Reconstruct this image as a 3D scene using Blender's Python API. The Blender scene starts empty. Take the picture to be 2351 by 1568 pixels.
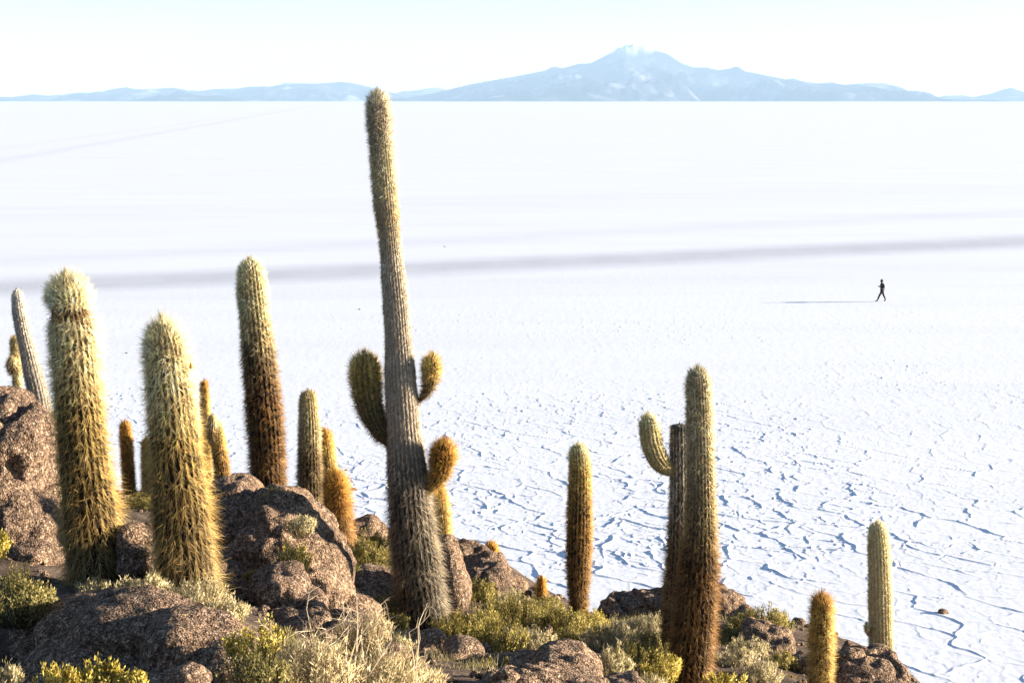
import bpy, bmesh, math, random
import numpy as np
from mathutils import Vector
random.seed(7)
RNG = np.random.default_rng(7)
SC = bpy.context.scene
COL = SC.collection
R = math.radians

# ------------------------------------------------------------------ camera, sky, sun, exposure
CAM_Z = 16.1
F = 60 / 36 * 2351.0                 # focal length in picture units (the picture is 2351 x 1568 of them)
PITCH = math.atan(552 / F)
cam_d = bpy.data.cameras.new('camera')
cam_d.lens = 60; cam_d.sensor_width = 36; cam_d.sensor_fit = 'HORIZONTAL'
cam_d.clip_start = 0.1; cam_d.clip_end = 300000
cam = bpy.data.objects.new('camera', cam_d); COL.objects.link(cam)
cam.location = (0, 0, CAM_Z); cam.rotation_euler = (math.pi / 2 - PITCH, 0, 0)
SC.camera = cam

SUN_EL = R(10.5); SUN_AZ = R(4)        # azimuth from +X (right) towards +Y (away)
world = bpy.data.worlds.new('World'); SC.world = world; world.use_nodes = True
wn = world.node_tree
sky = wn.nodes.new('ShaderNodeTexSky'); sky.sky_type = 'NISHITA'; sky.sun_disc = False
sky.sun_elevation = SUN_EL; sky.sun_rotation = math.pi / 2 - SUN_AZ
sky.altitude = 3600; sky.air_density = 1.0; sky.dust_density = 2.2; sky.ozone_density = 1.7
bg = wn.nodes['Background']; bg.inputs['Strength'].default_value = 0.060
wn.links.new(sky.outputs[0], bg.inputs[0])
sun_d = bpy.data.lights.new('sun', 'SUN'); sun_d.energy = 5.0; sun_d.angle = R(0.5)
sun_d.color = (1.0, 0.88, 0.71)
sun = bpy.data.objects.new('sun', sun_d); COL.objects.link(sun)
SV = Vector((math.cos(SUN_EL) * math.cos(SUN_AZ), math.cos(SUN_EL) * math.sin(SUN_AZ), math.sin(SUN_EL)))
sun.rotation_euler = (-SV).to_track_quat('-Z', 'Y').to_euler()
sun.location = (40, 20, 40)
vs = SC.view_settings
vs.view_transform = 'Standard'; vs.look = 'None'; vs.gamma = 1; vs.exposure = 2.3
cy = SC.cycles
cy.max_bounces = 6; cy.diffuse_bounces = 3; cy.transmission_bounces = 3; cy.volume_bounces = 0
cy.transparent_max_bounces = 8

# ------------------------------------------------------------------ picture <-> place
def ray(vx, vy):
    cx = (vx - 1175.5) / F; c = (784 - vy) / F
    return np.array([cx, math.cos(PITCH) + c * math.sin(PITCH), -math.sin(PITCH) + c * math.cos(PITCH)])
def P(vx, vy, Y):
    d = ray(vx, vy)
    return np.array([0, 0, CAM_Z]) + d * (Y / d[1])
def M(px, Y):                        # picture units -> metres at distance Y
    return px * Y / F

# ------------------------------------------------------------------ noise
def _h(ix, iy, iz, s=0):
    h = (ix.astype(np.int64) * 374761393 + iy.astype(np.int64) * 668265263 + iz.astype(np.int64) * 2147483647 + s * 974634541) & 0xFFFFFFFF
    h = ((h ^ (h >> 13)) * 1274126177) & 0xFFFFFFFF
    h = ((h ^ (h >> 16)) * 2246822519) & 0xFFFFFFFF
    h = h ^ (h >> 15)
    return (h & 0xFFFFFF) / float(0xFFFFFF)
def vnoise(x, y, z, s=0):
    ix, iy, iz = np.floor(x), np.floor(y), np.floor(z)
    fx, fy, fz = x - ix, y - iy, z - iz
    fx = fx * fx * (3 - 2 * fx); fy = fy * fy * (3 - 2 * fy); fz = fz * fz * (3 - 2 * fz)
    r = 0
    for a in (0, 1):
        wx = fx if a else 1 - fx
        for b in (0, 1):
            wy = fy if b else 1 - fy
            for c in (0, 1):
                wz = fz if c else 1 - fz
                r = r + wx * wy * wz * _h(ix + a, iy + b, iz + c, s)
    return r * 2 - 1
def fbm(x, y, z, o=4, s=0, g=0.5):
    r = 0; a = 1.0; f = 1.0
    for k in range(o):
        r = r + a * vnoise(x * f + 17.3 * k, y * f + 5.1 * k, z * f + 9.7 * k, s + k); a *= g; f *= 2.03
    return r
def vor2(x, y, s=0):
    """distance to the nearest cell edge, an id of that edge, and the id of the cell"""
    ix, iy = np.floor(x), np.floor(y); zz = np.zeros_like(ix)
    f1 = np.full(x.shape, 9.0); f2 = np.full(x.shape, 9.0); z = np.zeros(x.shape)
    i1, i2, x1, y1, x2, y2 = z, z, z, z, z + 1, z + 1
    for a in (-1, 0, 1):
        for b in (-1, 0, 1):
            jx = ix + a; jy = iy + b
            px = jx + _h(jx, jy, zz, s); py = jy + _h(jx, jy, zz, s + 1)
            d = np.hypot(px - x, py - y); idd = _h(jx, jy, zz, s + 2)
            m1 = d < f1; m2 = (~m1) & (d < f2)
            pick = lambda old1, old2, new: np.where(m1, old1, np.where(m2, new, old2))
            f2, i2, x2, y2 = pick(f1, f2, d), pick(i1, i2, idd), pick(x1, x2, px), pick(y1, y2, py)
            f1 = np.where(m1, d, f1); i1 = np.where(m1, idd, i1); x1 = np.where(m1, px, x1); y1 = np.where(m1, py, y1)
    e = (f2 ** 2 - f1 ** 2) / (2 * np.hypot(x2 - x1, y2 - y1) + 1e-6)
    return e, np.abs(np.sin((i1 + i2) * 917.0)), i1
def cell3(x, y, z, s=0):
    ix, iy, iz = np.floor(x), np.floor(y), np.floor(z)
    f1 = np.full(x.shape, 9.0)
    for a in (-1, 0, 1):
        for b in (-1, 0, 1):
            for c in (-1, 0, 1):
                jx, jy, jz = ix + a, iy + b, iz + c
                d = (jx + _h(jx, jy, jz, s) - x) ** 2 + (jy + _h(jx, jy, jz, s + 1) - y) ** 2 + (jz + _h(jx, jy, jz, s + 2) - z) ** 2
                f1 = np.minimum(f1, d)
    return np.sqrt(f1)
def sstep(a, b, x):
    t = np.clip((x - a) / (b - a), 0, 1); return t * t * (3 - 2 * t)

# ------------------------------------------------------------------ mesh helpers
def np_mesh(name, V, faces, smooth=False, col=None):
    """faces: list of (n,k) int arrays"""
    me = bpy.data.meshes.new(name)
    V = np.asarray(V, dtype=np.float32)
    me.vertices.add(len(V)); me.vertices.foreach_set('co', V.ravel())
    faces = [np.asarray(f, dtype=np.int32) for f in faces if len(f)]
    nl = sum(f.size for f in faces); npoly = sum(len(f) for f in faces)
    me.loops.add(nl); me.polygons.add(npoly)
    me.loops.foreach_set('vertex_index', np.concatenate([f.ravel() for f in faces]))
    starts = []; o = 0
    for f in faces:
        starts.append(o + np.arange(len(f)) * f.shape[1]); o += f.size
    me.polygons.foreach_set('loop_start', np.concatenate(starts).astype(np.int32))
    me.polygons.foreach_set('use_smooth', np.full(npoly, smooth))
    if col is not None:
        ca = me.color_attributes.new('tint', 'FLOAT_COLOR', 'POINT')
        c4 = np.ones((len(V), 4), dtype=np.float32); c4[:, :3] = col
        ca.data.foreach_set('color', c4.ravel())
    me.update(calc_edges=True)
    return me
def link(name, me, mat=None, parent=None):
    o = bpy.data.objects.new(name, me); COL.objects.link(o)
    if mat is not None: me.materials.append(mat)
    if parent is not None: o.parent = parent
    return o
def tag(o, label=None, cat=None, group=None, kind=None):
    if label: o['label'] = label
    if cat: o['category'] = cat
    if group: o['group'] = group
    if kind: o['kind'] = kind
    return o
def empty(name, loc):
    o = bpy.data.objects.new(name, None); COL.objects.link(o); o.location = loc; o.empty_display_size = 0.1
    return o
def grid_faces(nr, nc, wrap=False):
    i = np.arange(nr - 1)[:, None]; j = np.arange(nc if wrap else nc - 1)[None, :]
    j2 = (j + 1) % nc
    return np.stack([i * nc + j, i * nc + j2, (i + 1) * nc + j2, (i + 1) * nc + j], -1).reshape(-1, 4)

# ------------------------------------------------------------------ materials
def new_mat(name):
    m = bpy.data.materials.new(name); m.use_nodes = True
    nt = m.node_tree; nt.nodes.clear()
    out = nt.nodes.new('ShaderNodeOutputMaterial')
    return m, nt, out
def N(nt, t, **kw):
    n = nt.nodes.new(t)
    for k, v in kw.items():
        if k.startswith('i_'): n.inputs[k[2:].replace('_', ' ')].default_value = v
        else: setattr(n, k, v)
    return n
def ramp(nt, fac, stops):
    r = nt.nodes.new('ShaderNodeValToRGB'); e = r.color_ramp.elements
    while len(e) < len(stops): e.new(0.5)
    for k, (p, c) in enumerate(stops):
        e[k].position = p; e[k].color = (*c, 1)
    nt.links.new(fac, r.inputs[0]); return r.outputs[0]
def noise_tex(nt, scale, detail=4, rough=0.55, vec=None):
    n = N(nt, 'ShaderNodeTexNoise'); n.inputs['Scale'].default_value = scale
    n.inputs['Detail'].default_value = detail; n.inputs['Roughness'].default_value = rough
    if vec is not None: nt.links.new(vec, n.inputs['Vector'])
    return n.outputs['Fac']
def math_(nt, op, a, b=None, clamp=False):
    n = N(nt, 'ShaderNodeMath', operation=op, use_clamp=clamp)
    for k, v in enumerate((a, b)):
        if v is None: continue
        if isinstance(v, (int, float)): n.inputs[k].default_value = v
        else: nt.links.new(v, n.inputs[k])
    return n.outputs[0]
def mix_col(nt, fac, a, b, mode='MIX'):
    n = N(nt, 'ShaderNodeMix', data_type='RGBA', blend_type=mode)
    for sock, v in ((n.inputs[0], fac), (n.inputs[6], a), (n.inputs[7], b)):
        if isinstance(v, (int, float)): sock.default_value = v
        elif isinstance(v, tuple): sock.default_value = (*v, 1)
        else: nt.links.new(v, sock)
    return n.outputs[2]

def mat_tinted(name, transl, rough=0.6, spec=0.25):
    m, nt, out = new_mat(name)
    at = N(nt, 'ShaderNodeAttribute', attribute_name='tint')
    p = N(nt, 'ShaderNodeBsdfPrincipled'); p.inputs['Roughness'].default_value = rough
    p.inputs['Specular IOR Level'].default_value = spec
    t = N(nt, 'ShaderNodeBsdfTranslucent'); mx = N(nt, 'ShaderNodeMixShader'); mx.inputs[0].default_value = transl
    nt.links.new(at.outputs['Color'], p.inputs['Base Color']); nt.links.new(at.outputs['Color'], t.inputs['Color'])
    nt.links.new(p.outputs[0], mx.inputs[1]); nt.links.new(t.outputs[0], mx.inputs[2])
    nt.links.new(mx.outputs[0], out.inputs['Surface'])
    return m
M_SPINE = mat_tinted('cactus spines', 0.2)
M_LEAF = mat_tinted('shrub leaves', 0.3)

def mat_stem():
    m, nt, out = new_mat('cactus skin')
    at = N(nt, 'ShaderNodeAttribute', attribute_name='tint')
    tc = N(nt, 'ShaderNodeTexCoord')
    n1 = noise_tex(nt, 30, 5, 0.65, tc.outputs['Object'])
    c = mix_col(nt, 1.0, at.outputs['Color'], ramp(nt, n1, [(0.3, (0.55, 0.55, 0.55)), (0.7, (1.25, 1.25, 1.25))]), 'MULTIPLY')
    p = N(nt, 'ShaderNodeBsdfPrincipled'); p.inputs['Roughness'].default_value = 0.75; p.inputs['Specular IOR Level'].default_value = 0.2
    b = N(nt, 'ShaderNodeBump'); b.inputs['Strength'].default_value = 0.5; b.inputs['Distance'].default_value = 0.01
    nt.links.new(n1, b.inputs['Height']); nt.links.new(b.outputs[0], p.inputs['Normal'])
    nt.links.new(c, p.inputs['Base Color']); nt.links.new(p.outputs[0], out.inputs['Surface'])
    return m
M_STEM = mat_stem()

def mat_rock():
    m, nt, out = new_mat('coral rock')
    g = N(nt, 'ShaderNodeNewGeometry'); pos = g.outputs['Position']
    n1 = noise_tex(nt, 1.3, 5, 0.6, pos); n2 = noise_tex(nt, 24, 6, 0.7, pos); n3 = noise_tex(nt, 55, 3, 0.7, pos)
    v = N(nt, 'ShaderNodeTexVoronoi'); v.inputs['Scale'].default_value = 24; nt.links.new(pos, v.inputs['Vector'])
    c1 = ramp(nt, n2, [(0.30, (0.035, 0.025, 0.018)), (0.45, (0.115, 0.082, 0.058)), (0.57, (0.24, 0.18, 0.13)), (0.70, (0.50, 0.41, 0.32))])
    c2 = mix_col(nt, 1.0, c1, ramp(nt, n1, [(0.3, (0.6, 0.58, 0.6)), (0.7, (1.2, 1.12, 1.05))]), 'MULTIPLY')
    v2 = N(nt, 'ShaderNodeTexVoronoi'); v2.inputs['Scale'].default_value = 62; nt.links.new(pos, v2.inputs['Vector'])
    c3 = mix_col(nt, 1.0, c2, ramp(nt, v2.outputs['Distance'], [(0.12, (2.1, 1.95, 1.8)), (0.6, (0.6, 0.58, 0.56))]), 'MULTIPLY')
    h = math_(nt, 'SUBTRACT', math_(nt, 'MULTIPLY', n2, 0.6), math_(nt, 'ADD', math_(nt, 'MULTIPLY', v.outputs['Distance'], 0.6), math_(nt, 'MULTIPLY', v2.outputs['Distance'], 0.45)))
    b = N(nt, 'ShaderNodeBump'); b.inputs['Strength'].default_value = 0.75; b.inputs['Distance'].default_value = 0.04
    nt.links.new(h, b.inputs['Height'])
    p = N(nt, 'ShaderNodeBsdfPrincipled'); p.inputs['Roughness'].default_value = 0.95; p.inputs['Specular IOR Level'].default_value = 0.1
    nt.links.new(b.outputs[0], p.inputs['Normal']); nt.links.new(c3, p.inputs['Base Color'])
    nt.links.new(p.outputs[0], out.inputs['Surface'])
    return m
M_ROCK = mat_rock()

def mat_ground():
    m, nt, out = new_mat('island soil')
    g = N(nt, 'ShaderNodeNewGeometry'); pos = g.outputs['Position']
    n1 = noise_tex(nt, 2.5, 6, 0.65, pos); n2 = noise_tex(nt, 35, 4, 0.7, pos)
    c1 = ramp(nt, n1, [(0.35, (0.05, 0.034, 0.026)), (0.52, (0.10, 0.07, 0.05)), (0.68, (0.17, 0.125, 0.085))])
    c2 = mix_col(nt, 1.0, c1, ramp(nt, n2, [(0.35, (0.5, 0.5, 0.5)), (0.65, (1.4, 1.4, 1.4))]), 'MULTIPLY')
    b = N(nt, 'ShaderNodeBump'); b.inputs['Strength'].default_value = 0.9; b.inputs['Distance'].default_value = 0.03
    nt.links.new(n2, b.inputs['Height'])
    p = N(nt, 'ShaderNodeBsdfPrincipled'); p.inputs['Roughness'].default_value = 0.95; p.inputs['Specular IOR Level'].default_value = 0.1
    nt.links.new(b.outputs[0], p.inputs['Normal']); nt.links.new(c2, p.inputs['Base Color'])
    nt.links.new(p.outputs[0], out.inputs['Surface'])
    return m
M_GROUND = mat_ground()

def salt_point(vx, vy):
    d = ray(vx, vy); t = CAM_Z / -d[2]
    return np.array([d[0] * t, d[1] * t])
def mat_salt():
    """white salt; damp bands and old wheel tracks are stains of their own, laid as lines across the plain"""
    m, nt, out = new_mat('salt')
    g = N(nt, 'ShaderNodeNewGeometry'); pos = g.outputs['Position']
    sx = N(nt, 'ShaderNodeSeparateXYZ'); nt.links.new(pos, sx.inputs[0])
    mp = N(nt, 'ShaderNodeMapping'); mp.inputs['Scale'].default_value = (0.012, 0.05, 1); nt.links.new(pos, mp.inputs['Vector'])
    wob = noise_tex(nt, 1.0, 4, 0.6, mp.outputs[0])
    mp2 = N(nt, 'ShaderNodeMapping'); mp2.inputs['Scale'].default_value = (0.25, 0.08, 1); nt.links.new(pos, mp2.inputs['Vector'])
    streak = noise_tex(nt, 1.0, 4, 0.6, mp2.outputs[0])
    n_fine = noise_tex(nt, 5, 4, 0.7, pos)
    base = ramp(nt, n_fine, [(0.3, (0.62, 0.63, 0.655)), (0.65, (0.735, 0.74, 0.755))])
    mp3 = N(nt, 'ShaderNodeMapping'); mp3.inputs['Rotation'].default_value = (0, 0, R(-25)); mp3.inputs['Scale'].default_value = (0.02, 0.11, 1); nt.links.new(pos, mp3.inputs['Vector'])
    old = noise_tex(nt, 1.0, 6, 0.65, mp3.outputs[0])
    base = mix_col(nt, 1.0, base, ramp(nt, old, [(0.36, (0.955, 0.955, 0.97)), (0.58, (1.0, 1.0, 1.0))]), 'MULTIPLY')
    total = None
    for (a, b, wid, soft, k, wb) in BANDS:
        p0 = salt_point(*a); p1 = salt_point(*b); d = p1 - p0; d = d / np.linalg.norm(d); n = np.array([-d[1], d[0]])
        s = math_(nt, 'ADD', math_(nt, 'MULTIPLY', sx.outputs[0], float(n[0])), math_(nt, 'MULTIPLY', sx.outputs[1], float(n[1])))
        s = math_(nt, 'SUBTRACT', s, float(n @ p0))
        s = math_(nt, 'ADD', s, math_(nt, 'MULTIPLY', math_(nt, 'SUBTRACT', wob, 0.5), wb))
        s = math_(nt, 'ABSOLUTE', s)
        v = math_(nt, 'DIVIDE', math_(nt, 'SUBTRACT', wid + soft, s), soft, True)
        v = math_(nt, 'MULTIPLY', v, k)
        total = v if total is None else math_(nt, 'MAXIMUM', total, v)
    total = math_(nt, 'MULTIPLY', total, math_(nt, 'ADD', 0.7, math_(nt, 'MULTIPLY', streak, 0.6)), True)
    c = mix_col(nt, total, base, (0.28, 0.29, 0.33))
    p = N(nt, 'ShaderNodeBsdfPrincipled'); p.inputs['Roughness'].default_value = 0.9; p.inputs['Specular IOR Level'].default_value = 0.1
    nt.links.new(c, p.inputs['Base Color']); nt.links.new(p.outputs[0], out.inputs['Surface'])
    return m
# (from, to, half width m, softness m, strength, wobble m)
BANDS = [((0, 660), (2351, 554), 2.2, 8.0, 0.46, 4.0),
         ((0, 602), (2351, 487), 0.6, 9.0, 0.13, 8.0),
         ((0, 370), (550, 274), 0.3, 6.0, 0.15, 6.0),
         ((0, 342), (420, 285), 0.3, 6.0, 0.06, 8.0),
         ((0, 690), (1500, 640), 1.0, 9.0, 0.06, 6.0),
         ((1300, 452), (2351, 428), 0.3, 4.0, 0.07, 5.0),
         ((0, 500), (1200, 465), 2.0, 26.0, 0.05, 30.0)]
M_SALT = mat_salt()

def mat_mountain():
    m, nt, out = new_mat('mountain')
    g = N(nt, 'ShaderNodeNewGeometry'); pos = g.outputs['Position']
    sx = N(nt, 'ShaderNodeSeparateXYZ'); nt.links.new(pos, sx.inputs[0])
    n1 = noise_tex(nt, 0.0011, 6, 0.6, pos); n2 = noise_tex(nt, 0.0004, 4, 0.55, pos)
    c = ramp(nt, n1, [(0.42, (0.016, 0.018, 0.022)), (0.53, (0.045, 0.045, 0.05)), (0.64, (0.22, 0.21, 0.21))])
    hi = math_(nt, 'MULTIPLY', math_(nt, 'SUBTRACT', sx.outputs[2], 1050), 1 / 500, True)
    sn = math_(nt, 'MULTIPLY', hi, math_(nt, 'MULTIPLY', math_(nt, 'SUBTRACT', n2, 0.46), 9, True))
    c = mix_col(nt, sn, c, (0.85, 0.87, 0.9))
    p = N(nt, 'ShaderNodeBsdfPrincipled'); p.inputs['Roughness'].default_value = 1; p.inputs['Specular IOR Level'].default_value = 0
    nt.links.new(c, p.inputs['Base Color']); nt.links.new(p.outputs[0], out.inputs['Surface'])
    return m
M_MOUNT = mat_mountain()
def mat_plain(name, c, rough=0.8):
    m, nt, out = new_mat(name)
    g = N(nt, 'ShaderNodeNewGeometry')
    n1 = noise_tex(nt, 40, 3, 0.6, g.outputs['Position'])
    cc = mix_col(nt, n1, tuple(x * 0.75 for x in c), tuple(x * 1.25 for x in c))
    p = N(nt, 'ShaderNodeBsdfPrincipled'); p.inputs['Roughness'].default_value = rough; p.inputs['Specular IOR Level'].default_value = 0.2
    nt.links.new(cc, p.inputs['Base Color']); nt.links.new(p.outputs[0], out.inputs['Surface'])
    return m

# ------------------------------------------------------------------ salt flat
def salt_height(x, y):
    # cells drawn out along the old wind direction
    ca, sa = math.cos(R(-42)), math.sin(R(-42))
    xr = (x * ca + y * sa) * 0.72; yr = -x * sa + y * ca
    wx = xr + 0.22 * fbm(xr * 0.8, yr * 0.8, x * 0, 2, 11) + 0.07 * vnoise(xr * 4, yr * 4, x * 0, 12)
    wy = yr + 0.22 * fbm(xr * 0.8, yr * 0.8, x * 0, 2, 23) + 0.07 * vnoise(xr * 4, yr * 4, x * 0, 24)
    near = 1 - sstep(58, 112, y)
    mid = 1 - sstep(88, 170, y)
    far = 1 - sstep(110, 260, y)
    clump = sstep(-0.35, 0.5, fbm(x * 0.10, y * 0.08, x * 0, 3, 31))
    rag = 0.75 + 0.5 * vnoise(xr * 1.6, yr * 1.6, x * 0, 33)
    def ridges(sc, s, hh, wd, lo, hi, bk):
        d, e, a = vor2(wx / sc + s, wy / sc + s * 0.7, s)
        brk = sstep(bk, bk + 0.5, fbm(x * 0.6, y * 0.5, x * 0, 2, s + 50))
        return hh * np.exp(-(d * sc / wd) ** 2) * (0.10 + 0.9 * sstep(lo, hi, e)) * brk * rag, a
    h1, a1 = ridges(1.7, 40, 0.068, 0.055, 0.0, 0.45, -1.1)
    h2, a2 = ridges(0.8, 60, 0.038, 0.045, 0.3, 0.8, -0.6)
    h3, a3 = ridges(0.42, 75, 0.024, 0.04, 0.5, 0.9, -0.1)
    h = 0.86 * np.maximum(np.maximum(h1 * (0.55 + 0.45 * clump) * (0.08 + 0.92 * near), h2 * (0.3 + 0.7 * clump) * (0.08 + 0.92 * near)), h3 * clump * near)
    h = h + 0.006 * (a1 - 0.5) * near
    lump = np.clip(fbm(x * 3.3, y * 2.2, x * 0, 2, 81) - 0.80, 0, 1)
    h = h + 0.09 * lump * (0.2 + 0.8 * clump) * mid
    h = h + 0.0018 * fbm(x * 7, y * 3.5, x * 0, 3, 91) * near + 0.001 * fbm(x * 5, y * 2.5, x * 0, 2, 92) * mid
    h = h + 0.002 * fbm(x * 3, y * 1.2, x * 0, 2, 95) * far + 0.008
    return np.maximum(h, 0.0)
def build_salt():
    ys = [34.0]
    while ys[-1] < 330: ys.append(ys[-1] + max(0.06, ys[-1] ** 2 / (CAM_Z * 1707) * 0.55))
    nd = len(ys)
    while ys[-1] < 90000: ys.append(ys[-1] * 1.12)
    ys = np.array(ys); us = np.linspace(-0.37, 0.37, 1560)
    wide = np.array([0.39, 0.42, 0.5, 0.65, 0.9, 1.3, 2.0, 3.2]); us = np.concatenate([-wide[::-1], us, wide])
    Yg, Ug = np.meshgrid(ys, us, indexing='ij'); Xg = Ug * Yg
    Z = np.zeros_like(Xg)
    for k in range(0, nd, 120):
        sl = slice(k, min(k + 120, nd)); Z[sl] = salt_height(Xg[sl], Yg[sl])
    Z[np.abs(Ug) > 0.38] = 0.008
    V = np.stack([Xg, Yg, Z], -1).reshape(-1, 3)
    Fa = grid_faces(len(ys), len(us))
    S = 90000.0; o = len(V)
    V = np.concatenate([V, [[-S, -S, -0.012], [S, -S, -0.012], [S, S, -0.012], [-S, S, -0.012]]])
    me = np_mesh('salt_flat', V, [Fa, np.array([[o, o + 1, o + 2, o + 3]])], True)
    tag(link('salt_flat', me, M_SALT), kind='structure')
build_salt()

# ------------------------------------------------------------------ mountains
def smooth_profile(pts, xs):
    p = np.array(pts, float); return np.interp(xs, p[:, 0], p[:, 1])
def mountain(name, pts, Y, half, seed, rough):
    x0, x1 = pts[0][0], pts[-1][0]
    xs = np.arange(x0, x1 + 1, 1.2); prof = smooth_profile(pts, xs)
    prof = prof - 0.7 * np.abs(vnoise(xs * 0.35, xs * 0, xs * 0, seed)) * sstep(2, 18, 232 - prof)
    X = (xs - 1175.5) * Y / F * 1.0
    H = np.array([max(P(a, b, Y)[2] - P(a, 232.0, Y)[2], 0) for a, b in zip(xs, prof)])
    H = np.convolve(np.pad(H, 3, mode='edge'), np.array([.05, .1, .2, .3, .2, .1, .05]), 'valid')
    ts = np.linspace(-1, 1, 91)
    T, XX = np.meshgrid(ts, X, indexing='ij'); HH = np.broadcast_to(H, T.shape)
    a = np.abs(T)
    sc = 1 / 2600.0
    wig = 0.10 * fbm(XX * sc * 0.6, T * 1.3, XX * 0, 3, seed + 5) * (a < 0.999)
    yy = Y + half * (T + wig * a)
    rid = 1 - np.abs(fbm(XX * sc, yy * sc, XX * 0, 5, seed + 9)) * 1.3
    base = (1 - a) ** 1.25
    HB = [H]
    for kk in (6, 14, 26, 42):
        g = np.exp(-0.5 * (np.arange(-3 * kk, 3 * kk + 1) / kk) ** 2); g /= g.sum()
        HB.append(np.convolve(np.pad(H, 3 * kk, mode='edge'), g, 'valid'))
    HB = np.array(HB); lv = np.clip(a * 34, 0, 3.999); l0 = np.floor(lv).astype(int); cidx = np.broadcast_to(np.arange(len(X))[None, :], a.shape)
    HH = HB[l0, cidx] * (1 - (lv - l0)) + HB[l0 + 1, cidx] * (lv - l0)
    HH = np.minimum(HH, np.broadcast_to(H, a.shape) * (1 + a))
    z = HH * base * (1 + 0.0 * T) + rough * HH * (rid - 0.75) * (a * (1 - a) * 3.2)
    z = np.minimum(z, HH * (1 - 0.25 * a))
    z = np.maximum(z, -20) - 14 * (a > 0.98)
    V = np.stack([XX, yy, z], -1).reshape(-1, 3)
    me = np_mesh(name, V, [grid_faces(len(ts), len(X))], True)
    tag(link(name, me, M_MOUNT), kind='structure')
Z7 = lambda L: [((1400 + x * 1.0379) / 1.6333, (100 + y * 1.0379) / 1.6333) for x, y in L]
Z8 = lambda L: [(x * 0.3906, 153 + y * 0.3906) for x, y in L]
mountain('mountain', Z7([(60, 265), (85, 262), (150, 257), (240, 235), (350, 208), (480, 185), (620, 158), (640, 147), (655, 144), (680, 150), (740, 133), (780, 132), (800, 122), (840, 100), (862, 90), (880, 74), (890, 77), (905, 65), (918, 68), (936, 60), (944, 70), (970, 67), (1010, 86), (1055, 98), (1080, 115), (1110, 134), (1150, 147), (1190, 146), (1240, 157), (1270, 152), (1300, 143), (1312, 146), (1330, 160), (1400, 174), (1480, 190), (1505, 186), (1560, 208), (1600, 206), (1645, 200), (1680, 210), (1760, 204), (1830, 203), (1880, 214), (1930, 238), (1960, 253), (2000, 263), (2010, 266)]), 45000, 7500, 3, 1.25)
mountain('hills', Z7([(-150, 266), (0, 258), (85, 240), (110, 233), (150, 231), (190, 224), (235, 219), (270, 229), (400, 240), (600, 266)]), 56000, 3500, 13, 0.4)
mountain('hills', Z7([(1990, 266), (2040, 250), (2110, 247), (2150, 254), (2220, 240), (2250, 228), (2285, 220), (2320, 232), (2351, 240), (2450, 225), (2600, 266)]), 52000, 3500, 23, 0.4)
mountain('hills', Z8([(-500, 205), (-200, 185), (0, 177), (80, 179), (180, 168), (230, 160), (300, 171), (400, 163), (480, 152), (600, 152), (680, 133), (770, 119), (820, 133), (900, 132), (1040, 123), (1110, 135), (1150, 150), (1280, 130), (1420, 127), (1480, 117), (1640, 115), (1690, 94), (1820, 97), (1880, 99), (2020, 89), (2080, 96), (2200, 123), (2320, 155), (2450, 203)]), 48000, 4500, 33, 1.4)
mountain('hills', Z8([(780, 204), (900, 180), (930, 172), (955, 158), (1000, 173), (1030, 158), (1070, 138), (1130, 152), (1200, 172), (1300, 166), (1380, 178), (1520, 190), (1600, 204)]), 41000, 2500, 43, 1.2)

# ------------------------------------------------------------------ the island's slope
CTRL = [P(100, 1700, 10.3), P(350, 1710, 10.3), P(560, 1700, 10.3), P(720, 1680, 10.3), P(900, 1650, 11.0), P(60, 1430, 12.0), P(240, 1358, 12.8), P(430, 1352, 12.3), P(600, 1470, 12.5), P(850, 1430, 16.5), P(980, 1445, 16.8), P(720, 1500, 13.0),
        P(1150, 1420, 19), P(1330, 1410, 25.5), P(1243, 1375, 26.5), P(1140, 1300, 31), P(1020, 1245, 29), P(850, 1210, 29),
        P(780, 1232, 25), P(712, 1190, 27), P(615, 1135, 24), P(512, 1110, 32), P(300, 1135, 30), P(200, 1165, 28), P(30, 1060, 28), P(200, 1175, 22.5), P(300, 1165, 22.5), P(100, 1150, 22), P(400, 1165, 23), P(0, 1280, 14),
        P(1400, 1510, 15.5), P(1250, 1560, 12.5), P(1585, 1600, 14.5), P(1545, 1475, 17.5), P(1480, 1430, 20), P(1720, 1420, 21), P(1740, 1520, 16), P(1885, 1600, 16.3), P(2020, 1500, 21), P(2060, 1590, 17),
        P(1800, 1450, 23), P(1250, 1420, 22.5), P(1400, 1455, 22), P(1500, 1470, 22), P(1600, 1475, 22), P(1700, 1470, 22.5), P(1200, 1392, 26), P(1300, 1450, 19)]
EXTRA = [(0, 0, 14.3), (-4, 3, 13.9), (4, 3, 13.4), (0, 6, 13.0), (-8, 0, 14.6), (-9, 8, 13.6), (8, 0, 12.6), (6.5, 7, 11.3), (8.5, 15, 8.2), (-14, 14, 13.6), (-16, 26, 10.8), (-22, 20, 13),
         (-30, 56, -2), (-18, 50, -1.5), (-10, 48, -1.5), (-4, 46, -1.5), (0, 45, -1.5), (4, 43, -1.5), (7, 39, -1.5), (9, 33, -1), (11, 26, -.5), (13, 18, 0), (15, 8, 1), (17, -5, 2), (14, 0, 6), (-35, 30, 8), (-40, 0, 14), (0, -15, 16), (-20, -15, 17), (20, 34, -2), (22, 10, -2), (22, -15, 0), (3, 60, -3), (-40, 60, -3), (22, 60, -3),
         (-8, 38, 3.4), (-3, 37, 2.8), (2, 34, 3.0), (5, 29, 4.6), (-14, 40, 4)]
CP = np.array([list(c) for c in CTRL] + [list(c) for c in EXTRA], float)
_d = np.hypot(CP[:, None, 0] - CP[None, :, 0], CP[:, None, 1] - CP[None, :, 1])
_A = np.block([[np.sqrt(_d ** 2 + 0.15), np.ones((len(CP), 1))], [np.ones((1, len(CP))), np.zeros((1, 1))]])
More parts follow.
